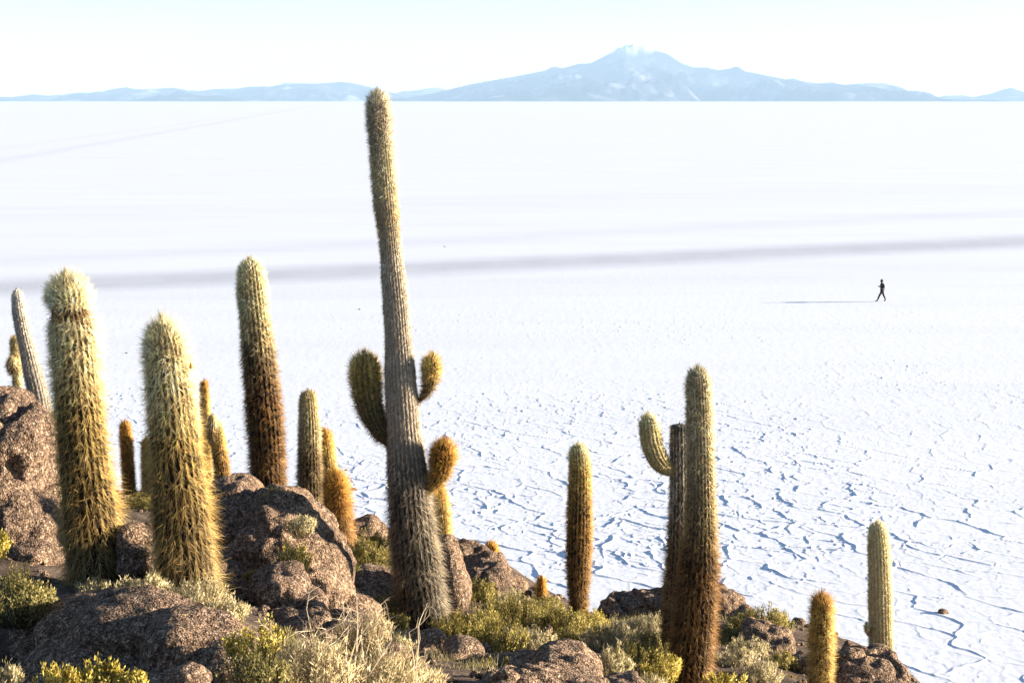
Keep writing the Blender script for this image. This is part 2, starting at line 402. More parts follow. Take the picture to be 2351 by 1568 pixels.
_w = np.linalg.solve(_A, np.append(CP[:, 2], 0))
def ground(x, y, rough=True):
    x = np.atleast_1d(np.asarray(x, float)); y = np.atleast_1d(np.asarray(y, float))
    z = np.full(x.shape, _w[-1])
    for k in range(len(CP)): z = z + _w[k] * np.sqrt((x - CP[k, 0]) ** 2 + (y - CP[k, 1]) ** 2 + 0.15)
    if rough:
        z = z + 0.05 * fbm(x * 0.7, y * 0.7, x * 0, 4, 201) * sstep(-0.5, 2, z)
    return z
def gz(x, y): return float(ground(x, y)[0])
def hit(vx, vy):
    d = ray(vx, vy); ys = np.arange(6, 60, 0.05); t = ys / d[1]
    zr = CAM_Z + d[2] * t; g = ground(d[0] * t, ys)
    k = np.argmax(zr < g)
    return float(ys[k]) if zr[k] < g[k] else None
def build_island():
    xs = np.arange(-40, 22.01, 0.13); ys = np.arange(-14, 60.01, 0.16)
    Yg, Xg = np.meshgrid(ys, xs, indexing='ij')
    Z = ground(Xg.ravel(), Yg.ravel()).reshape(Xg.shape)
    lump = 1 - cell3(Xg * 2.2, Yg * 2.2, Z * 0, 301)
    Z = Z + 0.07 * (lump - 0.6) * sstep(-0.3, 1, Z) + 0.03 * fbm(Xg * 5, Yg * 5, Xg * 0, 3, 311)
    me = np_mesh('hill_ground', np.stack([Xg, Yg, Z], -1).reshape(-1, 3), [grid_faces(len(ys), len(xs))], True)
    tag(link('hill_ground', me, M_GROUND), kind='structure')
build_island()

# ------------------------------------------------------------------ rocks: blobs fused, then weathered
ROCK_N = [0]
def rock(name, label, blobs, vox=0.03, lump=0.022, crag=0.09, cat='rock', group='weathered rocks on the island slope', mat=None):
    """blobs: (vx, vy, Y, rx, ry in picture units, depth radius m, tilt deg)"""
    ROCK_N[0] += 1; s = 400 + ROCK_N[0] * 7
    bm = bmesh.new()
    c0 = np.mean([P(b[0], b[1], b[2]) for b in blobs], axis=0)
    low = 1e9
    for b in blobs:
        vx, vy, Y, rx, ry, rz = b[:6]; tilt = R(b[6]) if len(b) > 6 else 0
        c = P(vx, vy, Y) - c0
        r = bmesh.ops.create_icosphere(bm, subdivisions=4, radius=1.0)
        ca, sa = math.cos(tilt), math.sin(tilt)
        for v in r['verts']:
            # slightly boxy ellipsoid
            p = v.co; q = [math.copysign(abs(t) ** 0.82, t) for t in p]
            x = q[0] * M(rx, Y); z = q[2] * M(ry, Y); y = q[1] * rz
            v.co = Vector((c[0] + x * ca - z * sa, c[1] + y, c[2] + x * sa + z * ca))
    me = bpy.data.meshes.new(name); bm.to_mesh(me); bm.free()
    tmp = bpy.data.objects.new('tmp', me); COL.objects.link(tmp)
    md = tmp.modifiers.new('r', 'REMESH'); md.mode = 'VOXEL'; md.voxel_size = vox
    dg = bpy.context.evaluated_depsgraph_get()
    m2 = bpy.data.meshes.new_from_object(tmp.evaluated_get(dg))
    bpy.data.objects.remove(tmp); bpy.data.meshes.remove(me)
    n = len(m2.vertices); co = np.empty(n * 3, np.float32); m2.vertices.foreach_get('co', co); co = co.reshape(-1, 3).astype(float)
    no = np.empty(n * 3, np.float32); m2.vertices.foreach_get('normal', no); no = no.reshape(-1, 3).astype(float)
    w = co + c0
    x, y, z = w.T
    big = fbm(x * 1.6, y * 1.6, z * 1.6, 3, s)
    rid = 1 - np.abs(fbm(x * 2.6 + 3, y * 2.6, z * 2.6, 3, s + 3)) * 2
    crack = np.exp(-(np.abs(fbm(x * 1.1, y * 1.1, z * 0.8, 2, s + 5)) / 0.05) ** 2)
    d = crag * (big * 0.9 + 0.35 * rid) - crag * 0.9 * crack
    d = d + crag * 0.8 * (0.55 - cell3(x * 2.4 + big * 0.3, y * 2.4, z * 2.4 + rid * 0.2, s + 21))
    d = d + lump * (0.9 - 1.8 * cell3(x * 8, y * 8, z * 8, s + 9)) + lump * 0.8 * fbm(x * 6, y * 6, z * 6, 2, s + 13)
    co = co + no * d[:, None]
    m2.vertices.foreach_set('co', co.astype(np.float32).ravel())
    m2.polygons.foreach_set('use_smooth', np.ones(len(m2.polygons), bool)); m2.update()
    m2.name = name
    m2.materials.clear()
    o = link(name, m2, mat or M_ROCK); o.location = c0
    return tag(o, label, cat, group)

rock('boulder', 'tall pinkish speckled boulder at the left edge behind the large golden cactus',
     [(10, 1010, 15.5, 85, 120, 0.8), (60, 1060, 15.3, 72, 130, 0.7, -12), (30, 1180, 15, 120, 130, 0.9), (100, 1215, 14.8, 55, 75, 0.5), (60, 1290, 14.4, 90, 60, 0.6)], 0.026)
rock('boulder', 'wide dark foreground outcrop with a speckled lit rim below the two large golden cacti',
     [(120, 1470, 12.1, 120, 92, 0.5, 14), (230, 1450, 11.7, 150, 96, 0.5, 3), (340, 1455, 11.3, 170, 92, 0.5, -4), (470, 1500, 10.8, 150, 84, 0.45, -18), (300, 1560, 11.1, 260, 110, 0.5), (560, 1550, 10.5, 110, 74, 0.4, -24), (80, 1540, 11.7, 110, 84, 0.5, 20), (450, 1590, 10.5, 180, 80, 0.45)], 0.024, 0.010, 0.035)
rock('boulder', 'long sloping brown outcrop in the middle left with the dark column cactus behind its ridge',
     [(545, 1200, 17.5, 68, 100, 0.8, 8), (640, 1265, 17.1, 120, 128, 0.9, -30), (690, 1330, 16.7, 118, 100, 0.8, -20), (690, 1250, 17.5, 70, 112, 0.8, 14), (730, 1310, 17.2, 72, 95, 0.8, 12), (560, 1330, 16.8, 90, 95, 0.8), (660, 1360, 16.4, 110, 70, 0.8), (800, 1400, 16.6, 68, 38, 0.6, -18), (540, 1140, 17.8, 40, 40, 0.4)], 0.03)
rock('boulder', 'low broken rock at the foot of the sloping brown outcrop beside the thorny dry twigs',
     [(640, 1345, 15.3, 65, 42, 0.5, 8), (690, 1395, 15.0, 55, 30, 0.45)], 0.024)
rock('boulder', 'small knobbly stone wedged on the ridge beside the foot of the dark column cactus',
     [(630, 1150, 17.4, 24, 22, 0.16), (663, 1163, 17.3, 22, 26, 0.16)], 0.02, 0.015, 0.04)
rock('boulder', 'smooth brown upright boulder tucked behind the base of the tallest cactus',
     [(1035, 1300, 18.8, 30, 72, 0.35, 10), (1040, 1345, 18.6, 32, 52, 0.35, 4)], 0.024, 0.014, 0.05)
rock('boulder', 'rough cracked boulder right of the tallest cactus with a tiny orange cactus behind it',
     [(1065, 1290, 24, 42, 45, 0.5), (1110, 1320, 23.5, 48, 55, 0.5, -25), (1135, 1350, 23, 32, 45, 0.45), (1085, 1345, 23.2, 45, 50, 0.5)], 0.03, 0.03, 0.12)
rock('boulder', 'low dark rock at the edge of the salt left of the tiny upright orange cactus',
     [(1180, 1345, 27, 38, 22, 0.4, -20), (1215, 1372, 27, 30, 16, 0.4)], 0.035, 0.03, 0.1)
rock('boulder', 'small rounded rock lit by the sun at the island edge beside the fuzzy orange cactus',
     [(835, 1212, 26, 30, 26, 0.35), (865, 1230, 26, 22, 18, 0.3)], 0.035)
rock('boulder', 'grey rock lying in front of the base of the tallest cactus',
     [(990, 1475, 14.8, 46, 34, 0.28, 20), (965, 1495, 14.6, 36, 26, 0.25)], 0.02, 0.014, 0.05)
rock('boulder', 'shaded hunched rock between the grey rock and the flat foreground slab',
     [(1065, 1520, 14.0, 48, 48, 0.3, -30), (1100, 1545, 13.8, 45, 36, 0.3, -20)], 0.02, 0.016, 0.05)
rock('boulder', 'small round pitted stone below the grey rock at the bottom edge',
     [(1005, 1535, 13.7, 26, 28, 0.18), (1020, 1550, 13.6, 24, 24, 0.16)], 0.018, 0.02, 0.03)
rock('boulder', 'long flat foreground slab with a rounded speckled right end at the bottom centre',
     [(1180, 1545, 13.4, 110, 36, 0.5, 6), (1290, 1530, 13.4, 75, 48, 0.5, -6), (1330, 1555, 13.3, 50, 46, 0.5)], 0.02, 0.018, 0.05)
rock('boulder', 'speckled low slab in front of the long flat slab at the bottom edge',
     [(1290, 1590, 12.4, 120, 36, 0.45), (1200, 1590, 12.2, 100, 30, 0.4), (1430, 1590, 12.7, 60, 34, 0.4)], 0.02, 0.018, 0.05)
rock('boulder', 'black shaded outcrop rising behind the paired cacti on the right',
     [(1430, 1405, 22.8, 66, 48, 0.4, 8), (1510, 1405, 22.8, 90, 66, 0.4), (1590, 1410, 22.8, 90, 78, 0.42), (1650, 1410, 22.6, 58, 64, 0.45, -25), (1700, 1435, 22.3, 50, 42, 0.4, -30)], 0.035, 0.03, 0.13)
rock('boulder', 'brown rock with a lit right shoulder below the dark green shrub by the pair',
     [(1745, 1485, 18.5, 55, 52, 0.45), (1790, 1480, 18.4, 36, 46, 0.35, 10), (1770, 1520, 18, 55, 40, 0.45)], 0.026, 0.025, 0.09)
rock('boulder', 'rounded brown boulder at the bottom right below the pale slender cactus',
     [(1965, 1545, 17.3, 62, 55, 0.5, -4), (2025, 1550, 17.3, 50, 58, 0.5), (1990, 1590, 17, 85, 60, 0.5)], 0.026, 0.02, 0.07)
rock('boulder', 'dark rock in the shade just left of the short golden cactus at the bottom right',
     [(1835, 1540, 17.6, 32, 45, 0.35), (1860, 1570, 17.4, 45, 45, 0.4)], 0.026)
rock('boulder', 'small pale stone at the bottom edge on the dark foreground outcrop',
     [(425, 1556, 9.2, 40, 22, 0.14), (455, 1562, 9.2, 25, 14, 0.1)], 0.016, 0.014, 0.03)
rock('boulder', 'low dark rock in the shade under the sloping outcrop behind the thorn twigs',
     [(700, 1455, 13.9, 100, 40, 0.35, -6), (800, 1462, 13.9, 80, 36, 0.35, -8), (600, 1450, 14.0, 60, 40, 0.3)], 0.024)
rock('boulder', 'small reddish rock on the soil between the hunched rock and the thorn thicket',
     [(900, 1520, 13.0, 44, 28, 0.25), (930, 1535, 12.8, 30, 22, 0.2)], 0.02, 0.014, 0.04)
rock('boulder', 'dark rock in the gap between the two large golden cacti',
     [(318, 1300, 12.85, 46, 70, 0.22), (300, 1250, 12.9, 36, 34, 0.2)], 0.03)
rock('boulder', 'flat brown rock in the shade left of the foot of the tallest cactus',
     [(870, 1370, 19, 55, 40, 0.5), (850, 1345, 19.5, 40, 35, 0.4)], 0.03)
# loose dark stones lying on the salt
for (vx, vy, r, lab) in [(2163, 1406, 11, 'largest dark stone lying on the salt right of the pale slender cactus'),
                         (825, 711, 2.6, 'tiny dark stone on the smooth salt left of the tallest cactus'),
                         (290, 811, 3.0, 'tiny dark stone with a long shadow right of the scarred golden cactus'),
                         (1021, 567, 2.2, 'tiny dark speck of stone on the salt near the grey band'),
                         (794, 1080, 5, 'small reddish stone on the salt right of the small tan cactus'),
                         (812, 1125, 6, 'dark stone on the salt above the fuzzy orange cactus'),
                         (1627, 1290 - 1290 + 1210, 5, 'small dark stone on the salt behind the paired cacti')]:
    p = salt_point(vx, vy); Y = float(p[1])
    rock('stone', lab, [(vx, vy, Y - 0.05, r, r * 0.8, M(r, Y)), (vx + r * 0.7, vy + r * 0.2, Y - 0.05, r * 0.7, r * 0.55, M(r, Y) * 0.8)], max(0.012, M(r, Y) * 0.22), 0.01, M(r, Y) * 0.3, 'stone', 'stones lying on the salt')

# ------------------------------------------------------------------ cacti
CREAM = (0.68, 0.53, 0.275); PALE = (0.56, 0.51, 0.42); GOLD = (0.50, 0.335, 0.105); ORANGE = (0.42, 0.215, 0.040)
TAN = (0.24, 0.165, 0.075); BROWN = (0.215, 0.112, 0.034); DARK = (0.05, 0.034, 0.022); GREY = (0.42, 0.345, 0.245); STRAW = (0.38, 0.275, 0.115)
# t (0 top .. 1 foot), spine length m, colour, lift (+ up, - down), spines per areole, skin colour
GREEN = (0.17, 0.155, 0.06); SK_B = (0.03, 0.02, 0.011); SK_G = (0.30, 0.245, 0.18); BLK = (.008, .007, .006)  # BLK: shade in the gaps between lower spines, put into the skin colour
STY = {
 'scarred': [(0, .075, CREAM, .7, 24, (.3, .25, .14)), (.095, .075, CREAM, .1, 17, (.25, .2, .1)), (.107, .06, BROWN, -.6, 10, SK_B), (.118, .06, BROWN, -.6, 10, SK_B), (.130, .09, CREAM, -.3, 12, (.16, .12, .06)), (.2, .08, CREAM, -.4, 12, (.16, .12, .05)), (.42, .085, GOLD, -.4, 10, (.05, .035, .015)), (.65, .12, (.38, .245, .075), -.5, 8, BLK), (1, .15, (.34, .24, .10), -.5, 8, BLK)],
 'blond': [(0, .075, CREAM, .7, 24, (.3, .25, .14)), (.10, .075, CREAM, .1, 17, (.25, .2, .1)), (.2, .08, CREAM, -.4, 12, (.16, .12, .05)), (.42, .085, GOLD, -.4, 10, (.05, .035, .015)), (.65, .12, (.38, .245, .075), -.5, 8, BLK), (1, .15, (.34, .24, .10), -.5, 8, BLK)],
 'fade': [(0, .055, CREAM, .6, 20, (.35, .28, .15)), (.15, .055, CREAM, -.2, 11, (.26, .21, .1)), (.3, .075, TAN, -.3, 12, SK_B), (.42, .08, BROWN, -.3, 11, BLK), (1, .09, BROWN, -.3, 11, BLK)],
 'tall': [(0, .075, (.46, .38, .25), .5, 22, (.2, .17, .11)), (.05, .06, (.36, .29, .19), .0, 16, (.2, .17, .11)), (.13, .045, (.46, .38, .23), -.2, 9, (.30, .25, .13)), (.22, .045, STRAW, -.4, 12, SK_G), (.30, .035, GREY, -.8, 10, SK_G), (.6, .035, GREY, -.8, 9, SK_G), (.68, .055, GREY, -.6, 9, (.10, .08, .06)), (.76, .10, (.24, .19, .125), -.5, 9, BLK), (1, .13, (.20, .16, .105), -.55, 9, BLK)],
 'gold': [(0, .09, ORANGE, .8, 22, (.2, .13, .04)), (.2, .085, GOLD, .1, 15, (.15, .11, .04)), (1, .09, GOLD, -.2, 13, SK_B)],
 'orange': [(0, .075, ORANGE, .8, 20, SK_B), (.3, .075, ORANGE, .1, 15, SK_B), (1, .08, BROWN, -.2, 13, SK_B)],
 'fuzzy': [(0, .12, ORANGE, .8, 24, SK_B), (.3, .13, (.36, .18, .035), .0, 15, SK_B), (1, .15, (.24, .135, .05), -.5, 11, BLK)],
 'tan': [(0, .05, STRAW, .7, 18, (.3, .24, .11)), (.2, .045, CREAM, -.1, 10, (.28, .22, .1)), (.5, .07, TAN, -.3, 13, SK_B), (1, .085, TAN, -.3, 12, BLK)],
 'warm': [(0, .06, CREAM, .7, 20, (.2, .16, .07)), (.15, .06, GOLD, .0, 15, (.15, .11, .04)), (.45, .075, (.34, .19, .05), -.3, 11, BLK), (1, .09, (.25, .14, .05), -.3, 11, BLK)],
 'cream': [(0, .05, CREAM, .7, 16, (.52, .44, .23)), (.3, .04, CREAM, -.1, 9, (.52, .43, .23)), (1, .045, CREAM, -.2, 9, (.40, .32, .16))],
 'pair': [(0, .055, (.46, .38, .22), .6, 18, (.32, .27, .15)), (.2, .045, (.46, .37, .21), -.2, 10, (.30, .245, .14)), (.42, .05, STRAW, -.3, 9, (.14, .11, .06)), (.58, .085, BROWN, -.3, 11, BLK), (1, .10, BROWN, -.3, 11, BLK)],
 'dead': [(0, .03, GREY, .4, 6, (.05, .045, .04)), (.06, .03, GREY, -.5, 9, (.13, .11, .085)), (.3, .045, GREY, -.6, 10, (.10, .08, .055)), (.5, .07, TAN, -.4, 12, SK_B), (1, .10, BROWN, -.4, 13, BLK)],
 'grey': [(0, .03, PALE, .3, 12, (.34, .30, .25)), (.15, .03, GREY, -.5, 9, (.30, .265, .22)), (.55, .04, GREY, -.7, 9, (.20, .17, .13)), (.75, .07, STRAW, -.5, 11, SK_B), (1, .10, STRAW, -.5, 12, SK_B)],
 'arm': [(0, .05, CREAM, .7, 18, (.36, .31, .15)), (.3, .03, CREAM, .0, 9, (.38, .32, .15)), (1, .035, STRAW, -.2, 9, (.24, .2, .09))],
 'armgold': [(0, .085, GOLD, .8, 24, (.2, .15, .04)), (.25, .075, GOLD, .1, 16, (.16, .12, .035)), (.6, .07, TAN, .0, 13, (.08, .07, .025)), (1, .06, BROWN, -.1, 11, SK_B)],
 'armorange': [(0, .085, ORANGE, .8, 24, SK_B), (.3, .08, ORANGE, .1, 16, SK_B), (1, .08, GOLD, -.1, 13, SK_B)],
}
def lerp_style(sty, t):
    ks = np.array([s[0] for s in sty]); out = []
    for col in (1, 3, 4): out.append(np.interp(t, ks, [s[col] for s in sty]))
    cc = np.stack([np.interp(t, ks, [s[2][i] for s in sty]) for i in range(3)], -1)
    sk = np.stack([np.interp(t, ks, [s[5][i] for s in sty]) for i in range(3)], -1)
    return out[0], cc, out[1], out[2], sk
def catmull(pts, n):
    pts = np.asarray(pts, float); m = len(pts)
    d = np.concatenate([[0], np.cumsum(np.linalg.norm(np.diff(pts[:, :3], axis=0), axis=1))])
    q = np.linspace(0, d[-1], n); out = np.zeros((n, pts.shape[1]))
    # Hermite with finite-difference tangents
    tg = np.gradient(pts, d, axis=0) if m > 2 else np.repeat((pts[1:] - pts[:1]) / d[-1], 2, 0)
    k = np.clip(np.searchsorted(d, q, side='right') - 1, 0, m - 2)
    h = d[k + 1] - d[k]; u = (q - d[k]) / h; u = u[:, None]; h = h[:, None]
    return (2 * u**3 - 3 * u**2 + 1) * pts[k] + (u**3 - 2 * u**2 + u) * h * tg[k] + (-2 * u**3 + 3 * u**2) * pts[k + 1] + (u**3 - u**2) * h * tg[k + 1]
def column_geo(pts3, sty, ribs, dens, seed, blunt=False, spine_w=0.0035, rib_d=0.19):
    """pts3: top -> foot, (x, y, z, r). Returns skin mesh data and spine mesh data"""
    rng = np.random.default_rng(seed)
    L = np.sum(np.linalg.norm(np.diff(np.asarray(pts3)[:, :3], axis=0), axis=1))
    nr = max(24, int(L / 0.02)); C = catmull(pts3, nr)
    c, r = C[:, :3], C[:, 3].copy()
    s = np.linspace(0, L, nr)
    # gentle growth rings and swellings
    r *= 1 + 0.025 * vnoise(s * 5 + seed, s * 0, s * 0, seed) + 0.02 * vnoise(s * 14 + seed, s * 0 + 3, s * 0, seed)
    rt = r[min(nr - 1, int(nr * 0.12) + 1)]
    dome = rt * (0.25 if blunt else 1.05)
    k = s < dome
    q = np.clip(s / dome, 0, 1)
    r = r * np.where(k, np.sqrt(np.clip(1 - (1 - q) ** 2, 0, 1)) * 0.97 + 0.03, 1)
    tan = np.gradient(c, axis=0); tan /= np.linalg.norm(tan, axis=1, keepdims=True)
    ref = np.array([0.0, 1.0, 0.0])
    bx = np.cross(tan, ref); bx /= np.linalg.norm(bx, axis=1, keepdims=True)
    by = np.cross(tan, bx)
    na = ribs * 6
    th = np.linspace(0, 2 * math.pi, na, endpoint=False)
    ph = rng.uniform(0, 6.28)
    rib = 0.5 + 0.5 * np.cos(th * ribs + ph)
    prof = (1 - rib_d * (1 - rib ** 0.6))
    RR = r[:, None] * (prof[None, :] + 0.012 * vnoise(s[:, None] * 20 + 0 * th, th[None, :] * 7, th[None, :] * 0, seed + 2))
    V = c[:, None, :] + RR[..., None] * (np.cos(th)[None, :, None] * bx[:, None, :] + np.sin(th)[None, :, None] * by[:, None, :])
    t_ring = s / L
    _, _, _, _, sk = lerp_style(sty, t_ring)
    colV = np.repeat(sk[:, None, :], na, 1).reshape(-1, 3)
    V = V.reshape(-1, 3)
    faces = [grid_faces(nr, na, True)]
    V = np.concatenate([V, [c[0] - tan[0] * r[0] * 0.3]]); colV = np.concatenate([colV, sk[:1]])
    cap = np.stack([np.full(na, len(V) - 1), (np.arange(na) + 1) % na, np.arange(na)], -1)
    skin = (V, faces + [cap], colV)
    # spines from areoles down each rib
    step = 0.034 / dens
    na_ = max(6, int(L / step))
    S0 = (np.arange(na_)[:, None] + rng.uniform(-0.3, 0.3, (na_, ribs))) * step
    RB = np.broadcast_to(np.arange(ribs)[None, :], S0.shape)
    S0 = np.clip(S0.ravel(), 0.0, L - 1e-3); RB = RB.ravel()
    ln, cc, lift, num, _ = lerp_style(sty, np.clip(S0 / L + 0.014 * vnoise(np.cos(RB * 6.283 / ribs) * 2.5 + seed, np.sin(RB * 6.283 / ribs) * 2.5, S0 * 3, 3) * sstep(0.03, 0.09, S0 / L), 0, 1))
    rr0 = np.interp(S0, s, r)
    num = num * np.clip(rr0 / rt, 0.25, 1)
    cnt = np.floor(num + rng.uniform(0, 1, len(num))).astype(int)
    idx = np.repeat(np.arange(len(S0)), cnt); n = len(idx)
    s_ = np.clip(S0[idx] + rng.normal(0, 0.008, n), 0, L - 1e-3); fi = s_ / L * (nr - 1); i0 = np.floor(fi).astype(int); i1 = np.minimum(i0 + 1, nr - 1); u = (fi - i0)[:, None]
    lp = lambda A: A[i0] * (1 - u) + A[i1] * u
    cc_ = lp(c); rr_ = lp(r[:, None])[:, 0]; tn = lp(tan); b1 = lp(bx); b2 = lp(by)
    ang = (RB[idx] * 2 * math.pi - ph) / ribs + rng.normal(0, 0.20 / ribs * 6.28 * 0.6, n)
    out = np.cos(ang)[:, None] * b1 + np.sin(ang)[:, None] * b2
    side = -np.sin(ang)[:, None] * b1 + np.cos(ang)[:, None] * b2
    up = -tn
    # over the dome the outward direction turns upwards
    qd = np.clip(s_ / dome, 0, 1); w_up = (1 - qd)[:, None] ** 0.7
    nrm = out * np.sqrt(np.clip(1 - w_up ** 2, 0, 1)) + up * w_up
    base = cc_ + out * (rr_ * 0.985)[:, None]
    js, ju = rng.normal(0, 0.35, len(S0)), rng.normal(0, 0.3, len(S0))
    dirv = nrm * rng.uniform(0.3, 0.95, n)[:, None] + side * (0.45 * js[idx] + rng.normal(0, 0.32, n))[:, None] + up * (lift[idx] + ju[idx] + rng.normal(0, 0.38, n))[:, None]
    dirv /= np.linalg.norm(dirv, axis=1, keepdims=True)
    inward = np.sum(dirv * nrm, 1); dirv += nrm * np.clip(0.12 - inward, 0, 1)[:, None]
    dirv /= np.linalg.norm(dirv, axis=1, keepdims=True)
    patch = vnoise(s_ * 6.0, np.cos(ang) * 2.2 + seed, np.sin(ang) * 2.2, seed + 4)
    ll = ln[idx] * rng.uniform(0.45, 1.3, n) * (1 + 0.3 * patch)
    tip = base + dirv * ll[:, None] + np.array([0, 0, -1.0]) * (ll * 0.12 * np.clip(-lift[idx], 0, 1))[:, None]
    wv = np.cross(dirv, rng.normal(0, 1, (n, 3))); wv /= np.linalg.norm(wv, axis=1, keepdims=True)
    hw = (spine_w * rng.uniform(0.6, 1.2, n) * 0.5)[:, None]
    fl = np.where(np.sum(np.cross(2 * wv, dirv) * nrm, 1) < 0, -1.0, 1.0)[:, None]
    SV_ = np.stack([base - wv * hw * fl, base + wv * hw * fl, tip], 1).reshape(-1, 3)
    nn = nrm + rng.normal(0, 0.28, (n, 3)) + np.cross(2 * wv * fl, dirv) * 0.25; nn /= np.linalg.norm(nn, axis=1, keepdims=True)
    v = (rng.lognormal(0, 0.22, n) * rng.lognormal(0, 0.22, len(S0))[idx] * (1 + 0.25 * patch))[:, None]; hue = rng.normal(0, 0.06, (n, 1))
    col = np.clip(cc[idx] * (1.06 + 0.2 * (1 - sstep(0.2, 0.6, S0[idx] / L)))[:, None] * v * np.concatenate([1 + hue, np.ones((n, 1)), 1 - hue * 1.5], 1), 0.01, 0.85)
    tris = np.arange(n * 3).reshape(-1, 3)
    return skin, (SV_, [tris], np.repeat(col, 3, 0), np.repeat(nn, 3, 0))
CN = [0]
def px_pts(spec, Y, Yend=None, inset=0.0):
    out = []
    for k, (x, y, w) in enumerate(spec):
        yy = Y if Yend is None else Y + (Yend - Y) * k / (len(spec) - 1)
        p = P(x, y, yy); out.append([*p, max(M(w, yy) / 2 - inset, M(w, yy) * 0.28)])
    return out
def put_column(parent, base, name, pts3, sty, ribs, dens, blunt=False, sw=0.0035, as_part=True):
    CN[0] += 1
    skin, sp = column_geo(pts3, STY[sty], ribs, dens, 1000 + CN[0], blunt, sw, {'grey': 0.07, 'tall': 0.10}.get(sty, 0.19))
    o = link(name, np_mesh(name, skin[0] - base, skin[1], True, skin[2]), M_STEM, parent)
    if as_part:
        sm = np_mesh('spines', sp[0] - base, sp[1], True, sp[2]); sm.normals_split_custom_set_from_vertices(sp[3])
        q = link('spines', sm, M_SPINE, parent if name == 'stem' else o)
        q['kind'] = 'stuff'
    return o
def bud(parent, base, vx, vy, Y, h, w, col=(0.45, 0.26, 0.06)):
    """small woolly flower bud on a crown: a stack of rings"""
    p = P(vx, vy, Y) - base
    zs = np.linspace(0, 1, 7); pr = np.array([0.7, 1.0, 0.95, 0.8, 0.6, 0.4, 0.08])
    th = np.linspace(0, 6.283, 10, endpoint=False)
    V = np.stack([np.cos(th)[None] * pr[:, None] * w / 2 * (1 + 0.15 * np.cos(5 * th))[None], np.sin(th)[None] * pr[:, None] * w / 2 + 0 * zs[:, None], np.repeat(zs[:, None] * h, 10, 1)], -1).reshape(-1, 3) + p
    o = link('flower_bud', np_mesh('flower_bud', V, [grid_faces(7, 10, True)], True, np.tile(col, (len(V), 1))), M_SPINE, parent)
    return o
def cactus(label, Y, spec, sty, ribs=22, dens=1.0, arms=(), buds=(), blunt=False, sw=0.0035, inset=0.03, group='tall column cacti on the island', name='column_cactus', scars=None):
    pts = px_pts(spec, Y, None, inset)
    foot = pts[-1]; g = gz(foot[0], foot[1]) - 0.12
    if foot[2] > g:
        d = np.array(foot[:3]) - np.array(pts[-2][:3]); d = d / max(-d[2], 0.05) * (foot[2] - g); d[:2] = np.clip(d[:2], -0.25, 0.25)
        pts.append([foot[0] + d[0], foot[1] + d[1], g, foot[3]])
    base = np.array(pts[-1][:3])
    e = empty(name, base); tag(e, label, 'cactus', group)
    put_column(e, base, 'stem', pts, sty, ribs, dens, blunt, sw)
    for (asp, aY0, aY1, ast, ar, ad) in arms:
        put_column(e, base, 'arm', px_pts(asp, aY0, aY1, 0.025), ast, ar, ad, False, sw)
    for b in buds: bud(e, base, *b)
    return e

cactus('large golden cactus with a dark scar ring under its pale crown, left of its twin', 13.0,
       [(150, 632, 96), (157, 685, 116), (159, 713, 104), (163, 738, 118), (176, 880, 124), (192, 1050, 136), (208, 1200, 146), (222, 1345, 148)], 'scarred', 24, 1.3, buds=[(142, 640, 13.0, 0.06, 0.03)], sw=0.0032, inset=0.04)
cactus('large golden cactus with a bristly white crown standing right of the scarred one', 12.5,
       [(370, 735, 84), (378, 790, 110), (390, 900, 124), (403, 1040, 140), (418, 1200, 154), (428, 1345, 156)], 'blond', 24, 1.3, buds=[(372, 738, 12.5, 0.05, 0.025), (439, 846, 12.42, 0.05, 0.03)], sw=0.0032, inset=0.04)
cactus('dark brown cactus with a cream crown rising behind the sloping outcrop', 19.0,
       [(574, 596, 62), (577, 650, 74), (588, 760, 80), (602, 900, 86), (613, 1030, 90), (617, 1130, 86)], 'fade', 22, 1.1, buds=[(570, 600, 19.0, 0.05, 0.03)], sw=0.005)
cactus('tan medium cactus with one yellow cactus close behind it on the outcrop edge', 24.0,
       [(707, 897, 44), (709, 950, 54), (711, 1050, 60), (712, 1150, 62), (712, 1190, 58)], 'tan', 20, 1.1, sw=0.006)
cactus('yellow cactus half hidden behind the tan medium cactus', 26.0,
       [(742, 990, 36), (748, 1040, 42), (756, 1100, 44), (762, 1180, 44)], 'gold', 18, 1.1, sw=0.006)
cactus('short bushy orange cactus right of the tan medium cactus', 22.5,
       [(768, 1090, 54), (773, 1130, 62), (778, 1190, 66), (783, 1240, 66)], 'fuzzy', 18, 1.4, sw=0.006, inset=0.06)
cactus('tallest cactus, grey and weathered, with three stubby golden arms', 17.0,
       [(867, 214, 56), (869, 260, 66), (874, 330, 68), (880, 400, 74), (886, 470, 72), (893, 530, 66), (903, 640, 74), (913, 760, 80), (920, 880, 92), (928, 1000, 102), (941, 1150, 116), (957, 1300, 126), (980, 1445, 124)],
       'tall', 26, 1.15,
       arms=[([(838, 812, 60), (838, 850, 72), (842, 900, 72), (856, 955, 62), (884, 1003, 46), (915, 1030, 30)], 17.12, 17.0, 'armgold', 16, 1.3),
             ([(991, 818, 38), (990, 850, 48), (984, 888, 36), (966, 916, 20), (940, 930, 18)], 16.95, 17.0, 'armgold', 14, 1.3),
             ([(1019, 1014, 48), (1017, 1045, 62), (1010, 1085, 54), (990, 1116, 36), (960, 1132, 26)], 16.85, 17.0, 'armorange', 16, 1.3)],
       buds=[(833, 812, 17.1, 0.05, 0.025), (996, 818, 16.95, 0.05, 0.025)], sw=0.0045, inset=0.045)
cactus('slim golden cactus peeking out behind the right side of the tallest cactus', 24.0,
       [(1004, 1115, 36), (1010, 1160, 42), (1016, 1220, 42), (1020, 1260, 40)], 'gold', 18, 1.1, sw=0.006)
cactus('tiny orange cactus beside the rough cracked boulder', 27.0,
       [(1126, 1247, 30), (1131, 1275, 34), (1140, 1310, 34)], 'orange', 16, 1.2, sw=0.007)
